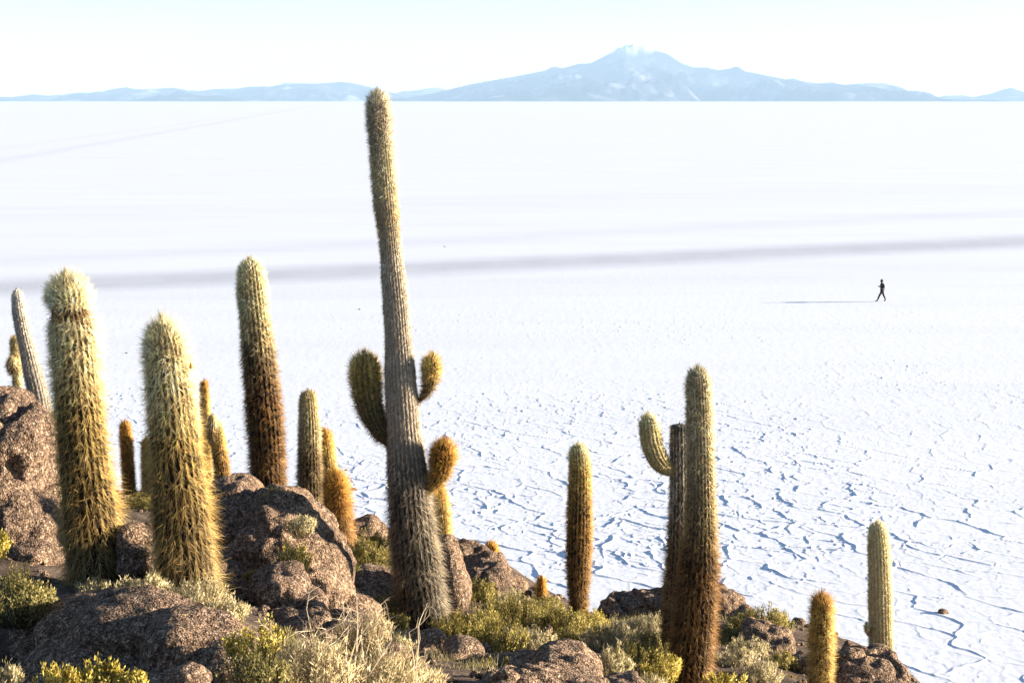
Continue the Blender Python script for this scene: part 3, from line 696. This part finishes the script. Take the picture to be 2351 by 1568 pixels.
cactus('smallest orange cactus standing alone at the edge of the salt', 26.5,
       [(1243, 1327, 20), (1243, 1350, 23), (1243, 1376, 23)], 'orange', 14, 1.2, sw=0.007)
cactus('medium orange-sided cactus with a narrow dark foot in front of the open cracked salt', 25.5,
       [(1327, 1020, 46), (1331, 1065, 54), (1331, 1140, 60), (1330, 1220, 64), (1328, 1300, 60), (1328, 1370, 48), (1330, 1412, 46)], 'warm', 20, 1.1, sw=0.006)
cactus('taller front cactus of the pair on the right, pale on top and dark brown below', 15.0,
       [(1602, 846, 58), (1604, 890, 68), (1606, 980, 74), (1608, 1100, 78), (1608, 1200, 86), (1601, 1340, 104), (1592, 1450, 108), (1582, 1560, 106), (1580, 1600, 104)], 'pair', 24, 1.1, sw=0.0045)
cactus('broken dark cactus with a flat dead top and one raised cream arm', 16.1,
       [(1560, 972, 58), (1561, 1060, 60), (1561, 1180, 62), (1556, 1320, 66), (1548, 1475, 68)], 'dead', 18, 1.1,
       arms=[([(1488, 952, 46), (1491, 985, 57), (1500, 1030, 60), (1520, 1066, 54), (1546, 1083, 36), (1560, 1088, 26)], 16.0, 16.1, 'arm', 16, 1.2)], blunt=True, sw=0.0048)
cactus('short golden cactus with long bristles in front of the bottom right boulder', 16.5,
       [(1886, 1368, 50), (1887, 1405, 60), (1886, 1480, 62), (1884, 1560, 62), (1884, 1600, 60)], 'gold', 20, 1.2, sw=0.0048, inset=0.04)
cactus('pale slender cactus with a tiny side shoot furthest right', 21.5,
       [(2014, 1199, 46), (2017, 1250, 58), (2020, 1340, 63), (2022, 1430, 65), (2024, 1505, 65)], 'cream', 20, 1.2,
       arms=[([(1990, 1432, 16), (1991, 1445, 20), (2000, 1458, 18)], 21.4, 21.5, 'arm', 10, 1.3)], sw=0.0055)
cactus('leaning bare grey cactus behind the boulder at the left edge', 21.0,
       [(38, 664, 26), (42, 700, 34), (55, 770, 38), (72, 840, 46), (90, 920, 52), (100, 985, 52)], 'grey', 18, 1.0, sw=0.0055, inset=0.015)
cactus('small greenish cactus with a round lump left of the leaning bare grey cactus', 23.0,
       [(33, 774, 24), (35, 800, 28), (38, 850, 28), (42, 920, 28), (44, 990, 28)], 'tan', 16, 1.1,
       arms=[([(28, 820, 24), (28, 840, 32), (38, 858, 26)], 22.9, 23.0, 'tan', 12, 1.1)], sw=0.006)
cactus('thin tan cactus standing on the salt side between the two large golden cacti', 29.0,
       [(287, 970, 24), (289, 1000, 28), (294, 1070, 30), (298, 1140, 30)], 'orange', 16, 1.1, sw=0.007)
cactus('thin golden cactus hugging the left side of the bristly crowned cactus', 29.0,
       [(336, 1010, 22), (338, 1050, 26), (340, 1140, 28)], 'gold', 16, 1.1, sw=0.007)
cactus('slim brown cactus with a small round arm right of the bristly crowned cactus', 29.0,
       [(495, 965, 30), (500, 1010, 36), (507, 1060, 38), (513, 1115, 38)], 'warm', 18, 1.1,
       arms=[([(487, 953, 20), (487, 975, 26), (485, 1000, 24), (496, 1022, 20)], 28.8, 29.0, 'tan', 12, 1.2)], sw=0.0065)
cactus('very thin pale cactus behind the slim brown cactus with a round arm', 31.0,
       [(469, 878, 17), (470, 910, 20), (473, 980, 22), (478, 1110, 24)], 'gold', 14, 1.1, sw=0.007)

# ------------------------------------------------------------------ shrubs
SHY = {  # leaf colour range, leaf length, leaf width, stems, leaves per stem, stem colour, spread
 'tola': ((.12, .10, .02), (.44, .345, .09), .028, .008, 70, 62, (.11, .085, .05)),
 'yellow': ((.28, .215, .03), (.68, .54, .13), .027, .010, 55, 60, (.14, .11, .05)),
 'olive': ((.09, .08, .022), (.40, .33, .11), .026, .0075, 75, 60, (.08, .065, .04)),
 'pale': ((.28, .23, .10), (.62, .52, .30), .030, .007, 95, 46, (.28, .22, .13)),
 'dry': ((.34, .26, .11), (.74, .61, .36), .050, .0055, 120, 24, (.34, .27, .16)),
}
SN = [0]
def shrub(label, vx, vy, w, h, sty, Y=None, name='shrub', cat='shrub', group='shrubs on the island slope', twigs=0):
    SN[0] += 1; rng = np.random.default_rng(5000 + SN[0])
    if Y is None: Y = hit(vx, vy)
    if Y is None: print('NO GROUND', label); Y = 20.0
    w *= 1.22; h *= 1.06
    p0 = P(vx, vy, Y)
    c0, c1, ll, lw, ns, nl, sc = SHY[sty]
    W = M(w, Y) / 2; H = M(h, Y)
    k = max(0.5, min(2.4, (W * H * 4) / 0.35)); ns = int(ns * k)
    e = empty(name, p0); tag(e, label, cat, group)
    az = rng.uniform(0, 6.283, ns); rad = np.sqrt(rng.uniform(0.0, 1, ns))
    nb = fbm(np.cos(az) * 1.5 + SN[0], np.sin(az) * 1.5, rad * 2, 2, 900 + SN[0])
    top = H * np.sqrt(np.clip(1 - 0.75 * rad ** 2, 0.06, 1)) * (0.85 + 0.3 * nb) * rng.uniform(0.78, 1.08, ns)
    rx = rad * W * (1 + 0.2 * nb)
    tips = np.stack([np.cos(az) * rx, np.sin(az) * rx * 0.85, top], -1)
    root = np.stack([np.cos(az) * rx * 0.35, np.sin(az) * rx * 0.3, np.full(ns, -0.06)], -1)
    mid = root * 0.5 + tips * 0.5 + np.stack([np.cos(az) * rx * 0.15, np.sin(az) * rx * 0.15, -0.05 * H + 0 * az], -1)
    def bez(u, i):
        u = u[:, None]; return (1 - u) ** 2 * root[i] + 2 * u * (1 - u) * mid[i] + u * u * tips[i]
    V = []; Fq = []; Cc = []
    # stems: crossed ribbons of three segments
    us = np.linspace(0, 1, 4); ii = np.arange(ns)
    pts = np.stack([bez(np.full(ns, u), ii) for u in us], 1)
    hw = 0.005 * (1 - us * 0.7)
    Vs = []; Fs = []; o = 0
    for ax in (np.array([1, 0, 0.]), np.array([0, 1, 0.])):
        a = pts - ax * hw[None, :, None]; b = pts + ax * hw[None, :, None]
        vv = np.stack([a, b], 2).reshape(-1, 3); Vs.append(vv)
        q = (np.arange(ns)[:, None] * 8 + np.arange(3)[None, :] * 2).ravel() + o
        Fs.append(np.stack([q, q + 1, q + 3, q + 2], -1)); o += len(vv)
    Vs = np.concatenate(Vs); link('stems', np_mesh('stems', Vs, [np.concatenate(Fs)], False, np.tile(sc, (len(Vs), 1))), M_LEAF, e)
    # leaves
    n = ns * nl; i = np.repeat(ii, nl)
    u = 1 - np.abs(rng.normal(0, 0.33 if sty != 'dry' else 0.45, n)); u = np.clip(u, 0.12, 1.0)
    bp = bez(u, i) + rng.normal(0, 0.012, (n, 3))
    sd = tips[i] - mid[i]; sd /= np.linalg.norm(sd, axis=1, keepdims=True) + 1e-6
    rn = rng.normal(0, 1, (n, 3)); rn /= np.linalg.norm(rn, axis=1, keepdims=True)
    ld = sd * 1.0 + rn * (0.8 if sty != 'dry' else 1.0); ld[:, 2] += 0.25; ld /= np.linalg.norm(ld, axis=1, keepdims=True)
    wv = np.cross(ld, rng.normal(0, 1, (n, 3))); wv /= np.linalg.norm(wv, axis=1, keepdims=True) + 1e-6
    L_ = (ll * rng.uniform(0.6, 1.35, n))[:, None]; w_ = (lw * rng.uniform(0.7, 1.3, n) / 2)[:, None]
    cn = bp - np.array([0, 0, H * 0.15]); cn[:, 2] *= 0.8; cn /= np.linalg.norm(cn, axis=1, keepdims=True) + 1e-6
    fl = np.where(np.sum(np.cross(ld, wv) * cn, 1) < 0, -1.0, 1.0)[:, None]; wv = wv * fl
    nn = cn * 0.9 + rng.normal(0, 0.4, (n, 3)) + np.cross(ld, wv) * 0.5; nn /= np.linalg.norm(nn, axis=1, keepdims=True)
    Vl = np.stack([bp, bp + ld * L_ * 0.5 - wv * w_, bp + ld * L_, bp + ld * L_ * 0.5 + wv * w_], 1).reshape(-1, 3)
    m = rng.uniform(0, 1, n); sm = rng.uniform(0, 1, ns)[i]; m = (0.5 * m + 0.5 * sm)[:, None]
    cl = np.array(c0) * (1 - m) + np.array(c1) * m
    lm = np_mesh('leaves', Vl, [np.arange(n * 4).reshape(-1, 4)], True, np.repeat(cl, 4, 0)); lm.normals_split_custom_set_from_vertices(np.repeat(nn, 4, 0))
    lf = link('leaves', lm, M_LEAF, e)
    lf['kind'] = 'stuff'
    if twigs: add_twigs(e, rng, W, H, twigs)
    return e
def add_twigs(e, rng, W, H, nt, col=(0.62, 0.50, 0.34), up=1.45):
    """bare forked thorn twigs standing out of a dry bush"""
    V = []; Fq = []
    def seg(a, b, ra, rb):
        d = b - a; d = d / np.linalg.norm(d); x = np.cross(d, [0.3, 0.9, 0.2]); x /= np.linalg.norm(x); y = np.cross(d, x)
        o = len(V)
        for k in range(4):
            an = k * math.pi / 2; V.append(a + (x * math.cos(an) + y * math.sin(an)) * ra)
        for k in range(4):
            an = k * math.pi / 2; V.append(b + (x * math.cos(an) + y * math.sin(an)) * rb)
        for k in range(4): Fq.append((o + k, o + (k + 1) % 4, o + 4 + (k + 1) % 4, o + 4 + k))
    def grow(a, d, l, r, lev):
        n = 3
        for k in range(n):
            d2 = d + rng.normal(0, 0.09, 3); d2 /= np.linalg.norm(d2)
            b = a + d2 * l / n; seg(a, b, r * (1 - k * 0.22), r * (1 - (k + 1) * 0.22))
            if lev > 0 and rng.uniform() < 0.85:
                d3 = d2 + rng.normal(0, 0.75, 3); d3[2] = abs(d3[2]) * 0.6; d3 /= np.linalg.norm(d3); grow(b, d3, l * rng.uniform(0.3, 0.55), r * 0.55, lev - 1)
            a = b; d = d2
    for _ in range(nt):
        a = np.array([rng.uniform(-0.8, 0.8) * W, rng.uniform(-0.4, 0.4) * W, H * 0.3])
        d = np.array([rng.normal(0, 0.35), rng.normal(0, 0.3), 1.0]); d /= np.linalg.norm(d)
        grow(a, d, H * rng.uniform(0.6, up - 0.3), 0.0062, 2)
    V = np.array(V); link('twigs', np_mesh('twigs', V, [np.array(Fq)], False, np.tile(col, (len(V), 1))), M_LEAF, e)['kind'] = 'stuff'

shrub('green feathery shrub at the left edge below the pinkish boulder', 40, 1420, 170, 125, 'olive', 11.6)
shrub('tuft of yellow leaves at the left edge on the pinkish boulder', 2, 1268, 34, 48, 'yellow', 13.6)
shrub('bright yellow-green shrub of knobbly sprigs in the bottom left corner', 150, 1605, 116, 100, 'yellow', 9.0)
shrub('rounded yellow shrub at the bottom edge in front of the dark foreground outcrop', 235, 1600, 90, 96, 'yellow', 8.9)
shrub('small yellow sprig at the bottom edge left of the small pale stone', 310, 1590, 34, 46, 'yellow', 8.9)
shrub('pale grassy tuft in the very bottom left corner', 10, 1590, 70, 66, 'pale', 8.9)
shrub('yellow-green bush between the two large golden cacti by the thin tan cactus', 325, 1185, 80, 58, 'tola', 22)
shrub('small yellow plant low in the dark gap between the two large golden cacti', 322, 1325, 30, 36, 'yellow', 13.2)
shrub('straw tuft at the foot of the scarred golden cactus', 235, 1372, 120, 42, 'pale', 12.2)
shrub('pale upright straw tuft between the feet of the two large golden cacti', 330, 1372, 100, 56, 'pale', 11.9)
shrub('broad straw-yellow grass clump at the foot of the bristly crowned cactus', 445, 1400, 150, 72, 'pale', 11.6)
shrub('yellow grass clump trailing down the rim of the dark foreground outcrop', 515, 1425, 100, 52, 'pale', 11.4)
shrub('yellow bush growing on the face of the sloping outcrop', 675, 1318, 76, 74, 'yellow', 15.9)
shrub('small green tuft on the shaded left part of the sloping outcrop', 585, 1330, 46, 20, 'tola', 15.6)
shrub('tiny green tuft by the foot of the dark brown cactus on the ridge', 632, 1152, 40, 28, 'yellow', 17.0)
shrub('cream woolly tuft in a hollow high on the sloping outcrop', 690, 1220, 74, 36, 'pale', 16.2)
shrub('bushy green and yellow shrub between the sloping outcrop and the tallest cactus', 840, 1325, 120, 100, 'tola', 20.5)
shrub('green tuft left of the foot of the tallest cactus', 888, 1425, 76, 66, 'tola', 17.0)
shrub('low olive tuft under the bushy green and yellow shrub', 815, 1335, 70, 36, 'olive', 19.2)
shrub('yellow shrub on the left end of the dry thorn thicket', 590, 1520, 120, 100, 'yellow', 9.9)
shrub('olive shrub in the shade at the lower left of the dry thorn thicket', 590, 1600, 150, 110, 'olive', 9.5)
shrub('dry thorn bush with tall bare twigs left of centre at the bottom', 700, 1600, 240, 160, 'dry', 9.8, twigs=8)
shrub('pale dry thorn bush at the bottom in front of the tallest cactus', 850, 1605, 240, 120, 'dry', 10.2, twigs=9)
shrub('bleached dry thorn bush behind the pale one below the flat brown rock', 840, 1480, 110, 72, 'dry', 12.8, twigs=14)
shrub('pale yellow tuft by the left foot of the tallest cactus beside the grey rock', 925, 1490, 70, 48, 'pale', 14.8)
shrub('olive-green shrub right of the smooth upright boulder', 1095, 1395, 90, 74, 'tola', 20.5)
shrub('tall yellow-green shrub right of the foot of the tallest cactus', 1085, 1470, 110, 92, 'tola', 16.6)
shrub('golden green shrub behind the long flat foreground slab', 1130, 1512, 140, 100, 'tola', 15.2)
shrub('wide olive-yellow shrub in front of the medium orange-sided cactus', 1200, 1450, 140, 84, 'tola', 19.0)
shrub('green-yellow shrub just left of the dark foot of the medium cactus', 1290, 1465, 120, 80, 'tola', 18.5)
shrub('bright green shrub at the dark foot of the medium cactus', 1352, 1460, 90, 64, 'yellow', 18.8)
shrub('straw bush behind the rounded end of the flat foreground slab', 1225, 1500, 100, 62, 'pale', 15.4)
shrub('pale silvery bush in the middle between the medium cactus and the pair', 1415, 1505, 130, 90, 'pale', 16.2)
shrub('round yellow bush beside the left foot of the broken dark cactus', 1490, 1465, 90, 64, 'pale', 18.2)
shrub('straw-coloured bush right of the flat slab at the bottom', 1395, 1560, 100, 82, 'pale', 13.8)
shrub('olive shrub at the bottom left of the pair of cacti', 1470, 1550, 130, 84, 'tola', 14.8)
shrub('yellow-green shrub against the left foot of the front cactus of the pair', 1520, 1575, 80, 80, 'yellow', 14.4)
shrub('dark green and yellow shrub on the black shaded outcrop', 1740, 1460, 130, 74, 'tola', 19.2)
shrub('small green shrub on the right shoulder of the black shaded outcrop', 1785, 1460, 62, 58, 'olive', 19.6)
shrub('pale round bush right of the front cactus of the pair', 1690, 1540, 100, 58, 'pale', 15.8)
shrub('straw-green round bush at the bottom right of the front cactus', 1740, 1580, 100, 66, 'pale', 15.2)
shrub('bright green tuft at the bottom edge right of the front cactus', 1670, 1590, 84, 52, 'yellow', 14.6)
shrub('thin yellow shrub at the foot of the brown rock with a lit shoulder', 1785, 1548, 70, 62, 'tola', 17.0)
shrub('yellow tuft at the bottom edge beside the hunched shaded rock', 1085, 1590, 70, 44, 'yellow', 13.0)
shrub('low straw tuft at the island edge left of the smallest orange cactus', 1190, 1400, 70, 34, 'pale', 23.5)
shrub('low yellow shrub behind the rough cracked boulder near the salt', 1255, 1410, 90, 44, 'tola', 23.5)
shrub('green shrub by the small rounded rock left of the tallest cactus', 865, 1260, 60, 40, 'tola', 24.0)

# more shrubs of the thicket behind the foreground slabs
for args in [
    ('dense olive shrub at the right foot of the tallest cactus behind the hunched rock', 1050, 1500, 110, 90, 'tola', 15.6),
    ('tall straw shrub in the thicket between the tallest cactus and the medium cactus', 1165, 1440, 100, 80, 'pale', 20.0),
    ('dark olive shrub in the thicket below the smallest orange cactus', 1245, 1440, 110, 66, 'olive', 20.8),
    ('yellow-green shrub in the thicket behind the pale silvery bush', 1375, 1478, 90, 50, 'tola', 19.8),
    ('olive shrub right behind the straw bush at the rounded slab end', 1300, 1510, 110, 76, 'tola', 16.4),
    ('straw tuft between the pale silvery bush and the broken dark cactus', 1500, 1520, 90, 70, 'tola', 16.0),
    ('small straw tuft on the lit crest right of the rough cracked boulder', 1165, 1375, 50, 34, 'pale', 25.0),
    ('yellow shrub at the foot of the black shaded outcrop by the front cactus', 1665, 1490, 80, 60, 'olive', 18.6),
    ('straw shrub in the shade below the dark green and yellow shrub', 1720, 1510, 80, 50, 'pale', 17.4),
    ('olive tuft at the left end of the flat foreground slab', 1140, 1560, 70, 56, 'tola', 13.3),
    ('low yellow tuft in front of the flat brown rock in the shade', 905, 1450, 60, 50, 'tola', 16.0),
    ('dry straw bush at the bottom edge between the thorn thicket and the pitted stone', 960, 1600, 110, 80, 'dry', 11.6),
    ('pale dry tuft at the right foot of the sloping outcrop', 780, 1450, 80, 48, 'dry', 14.4),
    ('olive shrub at the bottom edge left of the short golden cactus', 1800, 1600, 90, 56, 'tola', 15.8)]:
    shrub(*args)
for args in [
    ('small yellow tuft on the bare soil right of the small round pitted stone', 1050, 1575, 60, 40, 'yellow', 13.0),
    ('straw tuft at the bottom edge in front of the olive shrub by the pair', 1480, 1600, 90, 56, 'pale', 13.6),
    ('grey-green tuft between the dry thorn thicket and the grey rock', 905, 1500, 70, 46, 'pale', 13.8),
    ('olive tuft low in the shade behind the yellow end of the thorn thicket', 640, 1480, 80, 46, 'olive', 12.4)]:
    shrub(*args)
def scatter():
    """thin dry grass and loose pebbles between the shrubs: nobody could count them"""
    rng = np.random.default_rng(77)
    n = 2600; y = rng.uniform(8.5, 22, n); u = rng.uniform(-0.34, 0.30, n); x = u * y
    z = ground(x, y); keep = (z > 1.0) & (fbm(x * 0.9, y * 0.9, x * 0, 2, 661) > 0.1); x, y, z = x[keep], y[keep], z[keep]; n = len(x)
    nb = 26; i = np.repeat(np.arange(n), nb); m = n * nb
    sz = rng.uniform(0.03, 0.11, n)[i]
    b = np.stack([x[i], y[i], z[i] - 0.05], -1) + np.concatenate([rng.normal(0, 0.05, (m, 2)), np.zeros((m, 1))], 1)
    d = np.concatenate([rng.normal(0, 0.5, (m, 2)), np.ones((m, 1))], 1); d /= np.linalg.norm(d, axis=1, keepdims=True)
    w = np.cross(d, rng.normal(0, 1, (m, 3))); w /= np.linalg.norm(w, axis=1, keepdims=True)
    L = (sz * rng.uniform(0.6, 1.3, m) + 0.05)[:, None]
    V = np.stack([b - w * 0.0035, b + w * 0.0035, b + d * L], 1).reshape(-1, 3)
    t = rng.uniform(0, 1, n)[i][:, None]; c = np.array((.13, .12, .03)) * (1 - t) + np.array((.46, .37, .18)) * t
    c = c * rng.lognormal(0, 0.25, (m, 1))
    tag(link('dry_grass', np_mesh('dry_grass', V, [np.arange(m * 3).reshape(-1, 3)], False, np.repeat(np.clip(c, 0, .7), 3, 0)), M_LEAF), 'thin dry grass growing between the shrubs and rocks of the slope', kind='stuff')
    bm = bmesh.new(); bmesh.ops.create_icosphere(bm, subdivisions=2, radius=1.0)
    me = bpy.data.meshes.new('p'); bm.to_mesh(me); bm.free()
    co = np.array([v.co[:] for v in me.vertices]); fc = np.array([p.vertices[:] for p in me.polygons]); bpy.data.meshes.remove(me)
    n = 3600; y = rng.uniform(8.5, 36, n); x = rng.uniform(-0.34, 0.30, n) * y; z = ground(x, y); k = z > 0.6; x, y, z = x[k], y[k], z[k]; n = len(x)
    r = 0.02 * rng.lognormal(0, 0.75, n); r = np.clip(r, 0.012, 0.16)
    S = rng.uniform(0.65, 1.3, (n, 1, 3)) * r[:, None, None]
    q = co[None] * (1 + 0.22 * vnoise(co[None, :, 0] * 1.7 + np.arange(n)[:, None] * 3.1, co[None, :, 1] * 1.7 + 0 * np.arange(n)[:, None], co[None, :, 2] * 1.7 + 0 * np.arange(n)[:, None], 5))[..., None] * S
    V = q + np.stack([x, y, z + r * 0.1], -1)[:, None, :]
    Fc = fc[None] + (np.arange(n) * len(co))[:, None, None]
    tag(link('gravel', np_mesh('gravel', V.reshape(-1, 3), [Fc.reshape(-1, 3)], True), M_ROCK), 'loose brown stones and gravel strewn over the island slope', kind='stuff')
scatter()

# ------------------------------------------------------------------ the walker
def skin_obj(name, nodes, edges, mat, parent, root=0, sub=2):
    me = bpy.data.meshes.new(name); me.from_pydata([n[:3] for n in nodes], edges, []); me.update()
    o = link(name, me, mat, parent)
    md = o.modifiers.new('Skin', 'SKIN'); md.use_smooth_shade = True
    if not me.skin_vertices: pass
    sv = me.skin_vertices[0].data
    for k, n in enumerate(nodes):
        r = n[3]; sv[k].radius = (r, n[4] if len(n) > 4 else r); sv[k].use_root = (k == root)
    sd = o.modifiers.new('Sub', 'SUBSURF'); sd.levels = sub; sd.render_levels = sub
    return o
def walker():
    p = salt_point(2024, 693); e = empty('person', (p[0], p[1], 0.03)); e.rotation_euler = (0, 0, R(8)); e.scale = (1.18, 1.2, 1.0)
    tag(e, 'person in dark clothes walking alone across the white salt, hands held at the chest', 'person')
    skin = mat_plain('skin', (0.10, 0.065, 0.05)); cloth = mat_plain('dark jacket', (0.022, 0.022, 0.03)); trou = mat_plain('dark trousers', (0.014, 0.014, 0.02)); hairm = mat_plain('dark hair', (0.012, 0.01, 0.01)); boot = mat_plain('dark boots', (0.02, 0.018, 0.018))
    # forward is -X, left side is -Y
    nd = [(0.03, 0, 0.93, .11, .14), (0.03, 0, 1.08, .10, .14), (0.02, 0, 1.25, .11, .16), (0.01, 0, 1.40, .085, .13), (-0.01, 0, 1.49, .05, .05), (-0.035, 0, 1.56, .07, .065), (-0.05, 0, 1.65, .095, .075), (-0.035, 0, 1.73, .065, .06),
          (-0.145, 0, 1.625, .012, .012)]
    ed = [(0, 1), (1, 2), (2, 3), (3, 4), (4, 5), (5, 6), (6, 7), (6, 8)]
    def add(pts, start):
        prev = start
        for q in pts: nd.append(q); ed.append((prev, len(nd) - 1)); prev = len(nd) - 1
        return prev
    add([(-0.03, -.09, 0.86, .085), (-0.20, -.09, 0.50, .06), (-0.33, -.09, 0.12, .042), (-0.36, -.09, 0.06, .04), (-0.48, -.09, 0.05, .03)], 0)
    add([(0.06, .09, 0.86, .085), (0.16, .09, 0.50, .06), (0.30, .09, 0.14, .042), (0.30, .09, 0.07, .04), (0.20, .09, 0.03, .03)], 0)
    for s in (-1, 1):
        w = add([(0.02, s * .19, 1.40, .055), (0.06, s * .23, 1.14, .043), (-0.14, s * .15, 1.19, .034), (-0.20, s * .10, 1.23, .03, .018)], 3)
        for k in range(4):
            add([(-0.245, s * (.075 + .018 * k), 1.25 - .012 * k, .009), (-0.275 - (.008 if k in (1, 2) else 0), s * (.065 + .018 * k), 1.235 - .012 * k, .008), (-0.268, s * (.06 + .018 * k), 1.21 - .012 * k, .007)], w)
        add([(-0.20, s * .075, 1.265, .010), (-0.225, s * .06, 1.285, .008)], w)
    skin_obj('body', nd, ed, skin, e, 0)
    skin_obj('jacket', [(0.035, 0, 0.86, .13, .165), (0.03, 0, 1.05, .12, .16), (0.02, 0, 1.26, .125, .18), (0.015, 0, 1.42, .10, .145), (0.0, 0, 1.50, .065, .07)] +
             [q for s in (-1, 1) for q in ((0.03, s * .20, 1.40, .07), (0.07, s * .245, 1.13, .06), (-0.13, s * .16, 1.19, .047))],
             [(0, 1), (1, 2), (2, 3), (3, 4), (3, 5), (5, 6), (6, 7), (3, 8), (8, 9), (9, 10)], cloth, e, 1)
    skin_obj('trousers', [(0.03, 0, 0.95, .115, .15), (-0.03, -.09, 0.84, .095), (-0.20, -.09, 0.50, .07), (-0.325, -.09, 0.14, .055), (0.06, .09, 0.84, .095), (0.16, .09, 0.50, .07), (0.30, .09, 0.16, .055)],
             [(0, 1), (1, 2), (2, 3), (0, 4), (4, 5), (5, 6)], trou, e, 0)
    skin_obj('boot', [(-0.33, -.09, 0.15, .05), (-0.365, -.09, 0.065, .048), (-0.44, -.09, 0.05, .045), (-0.51, -.09, 0.05, .035)], [(0, 1), (1, 2), (2, 3)], boot, e, 1)
    skin_obj('boot', [(0.305, .09, 0.16, .05), (0.305, .09, 0.08, .048), (0.24, .09, 0.045, .045), (0.17, .09, 0.03, .035)], [(0, 1), (1, 2), (2, 3)], boot, e, 1)
    skin_obj('hair', [(0.0, 0, 1.60, .06, .07), (-0.005, 0, 1.68, .085, .085), (-0.05, 0, 1.745, .07, .07), (-0.10, 0, 1.745, .03, .045)], [(0, 1), (1, 2), (2, 3)], hairm, e, 1)
walker()

# ------------------------------------------------------------------ haze: the thin blue air that fades the far mountains
def haze():
    me = bpy.data.meshes.new('haze'); bm = bmesh.new()
    x, y0, y1, z0, z1 = 62000, -3000, 66000, -40, 1750
    vv = [bm.verts.new(c) for c in ((-x, y0, z0), (x, y0, z0), (x, y1, z0), (-x, y1, z0), (-x, y0, z1), (x, y0, z1), (x, y1, z1), (-x, y1, z1))]
    for f in ((3, 2, 1, 0), (4, 5, 6, 7), (0, 1, 5, 4), (1, 2, 6, 5), (2, 3, 7, 6), (3, 0, 4, 7)): bm.faces.new([vv[i] for i in f])
    bm.to_mesh(me); bm.free()
    m, nt, out = new_mat('haze')
    v = N(nt, 'ShaderNodeVolumePrincipled'); v.inputs['Color'].default_value = (0.51, 0.725, 1.0, 1); v.inputs['Density'].default_value = 2.15e-5
    v.inputs['Anisotropy'].default_value = 0.0
    nt.links.new(v.outputs[0], out.inputs['Volume'])
    tag(link('haze', me, m), kind='stuff')
haze()
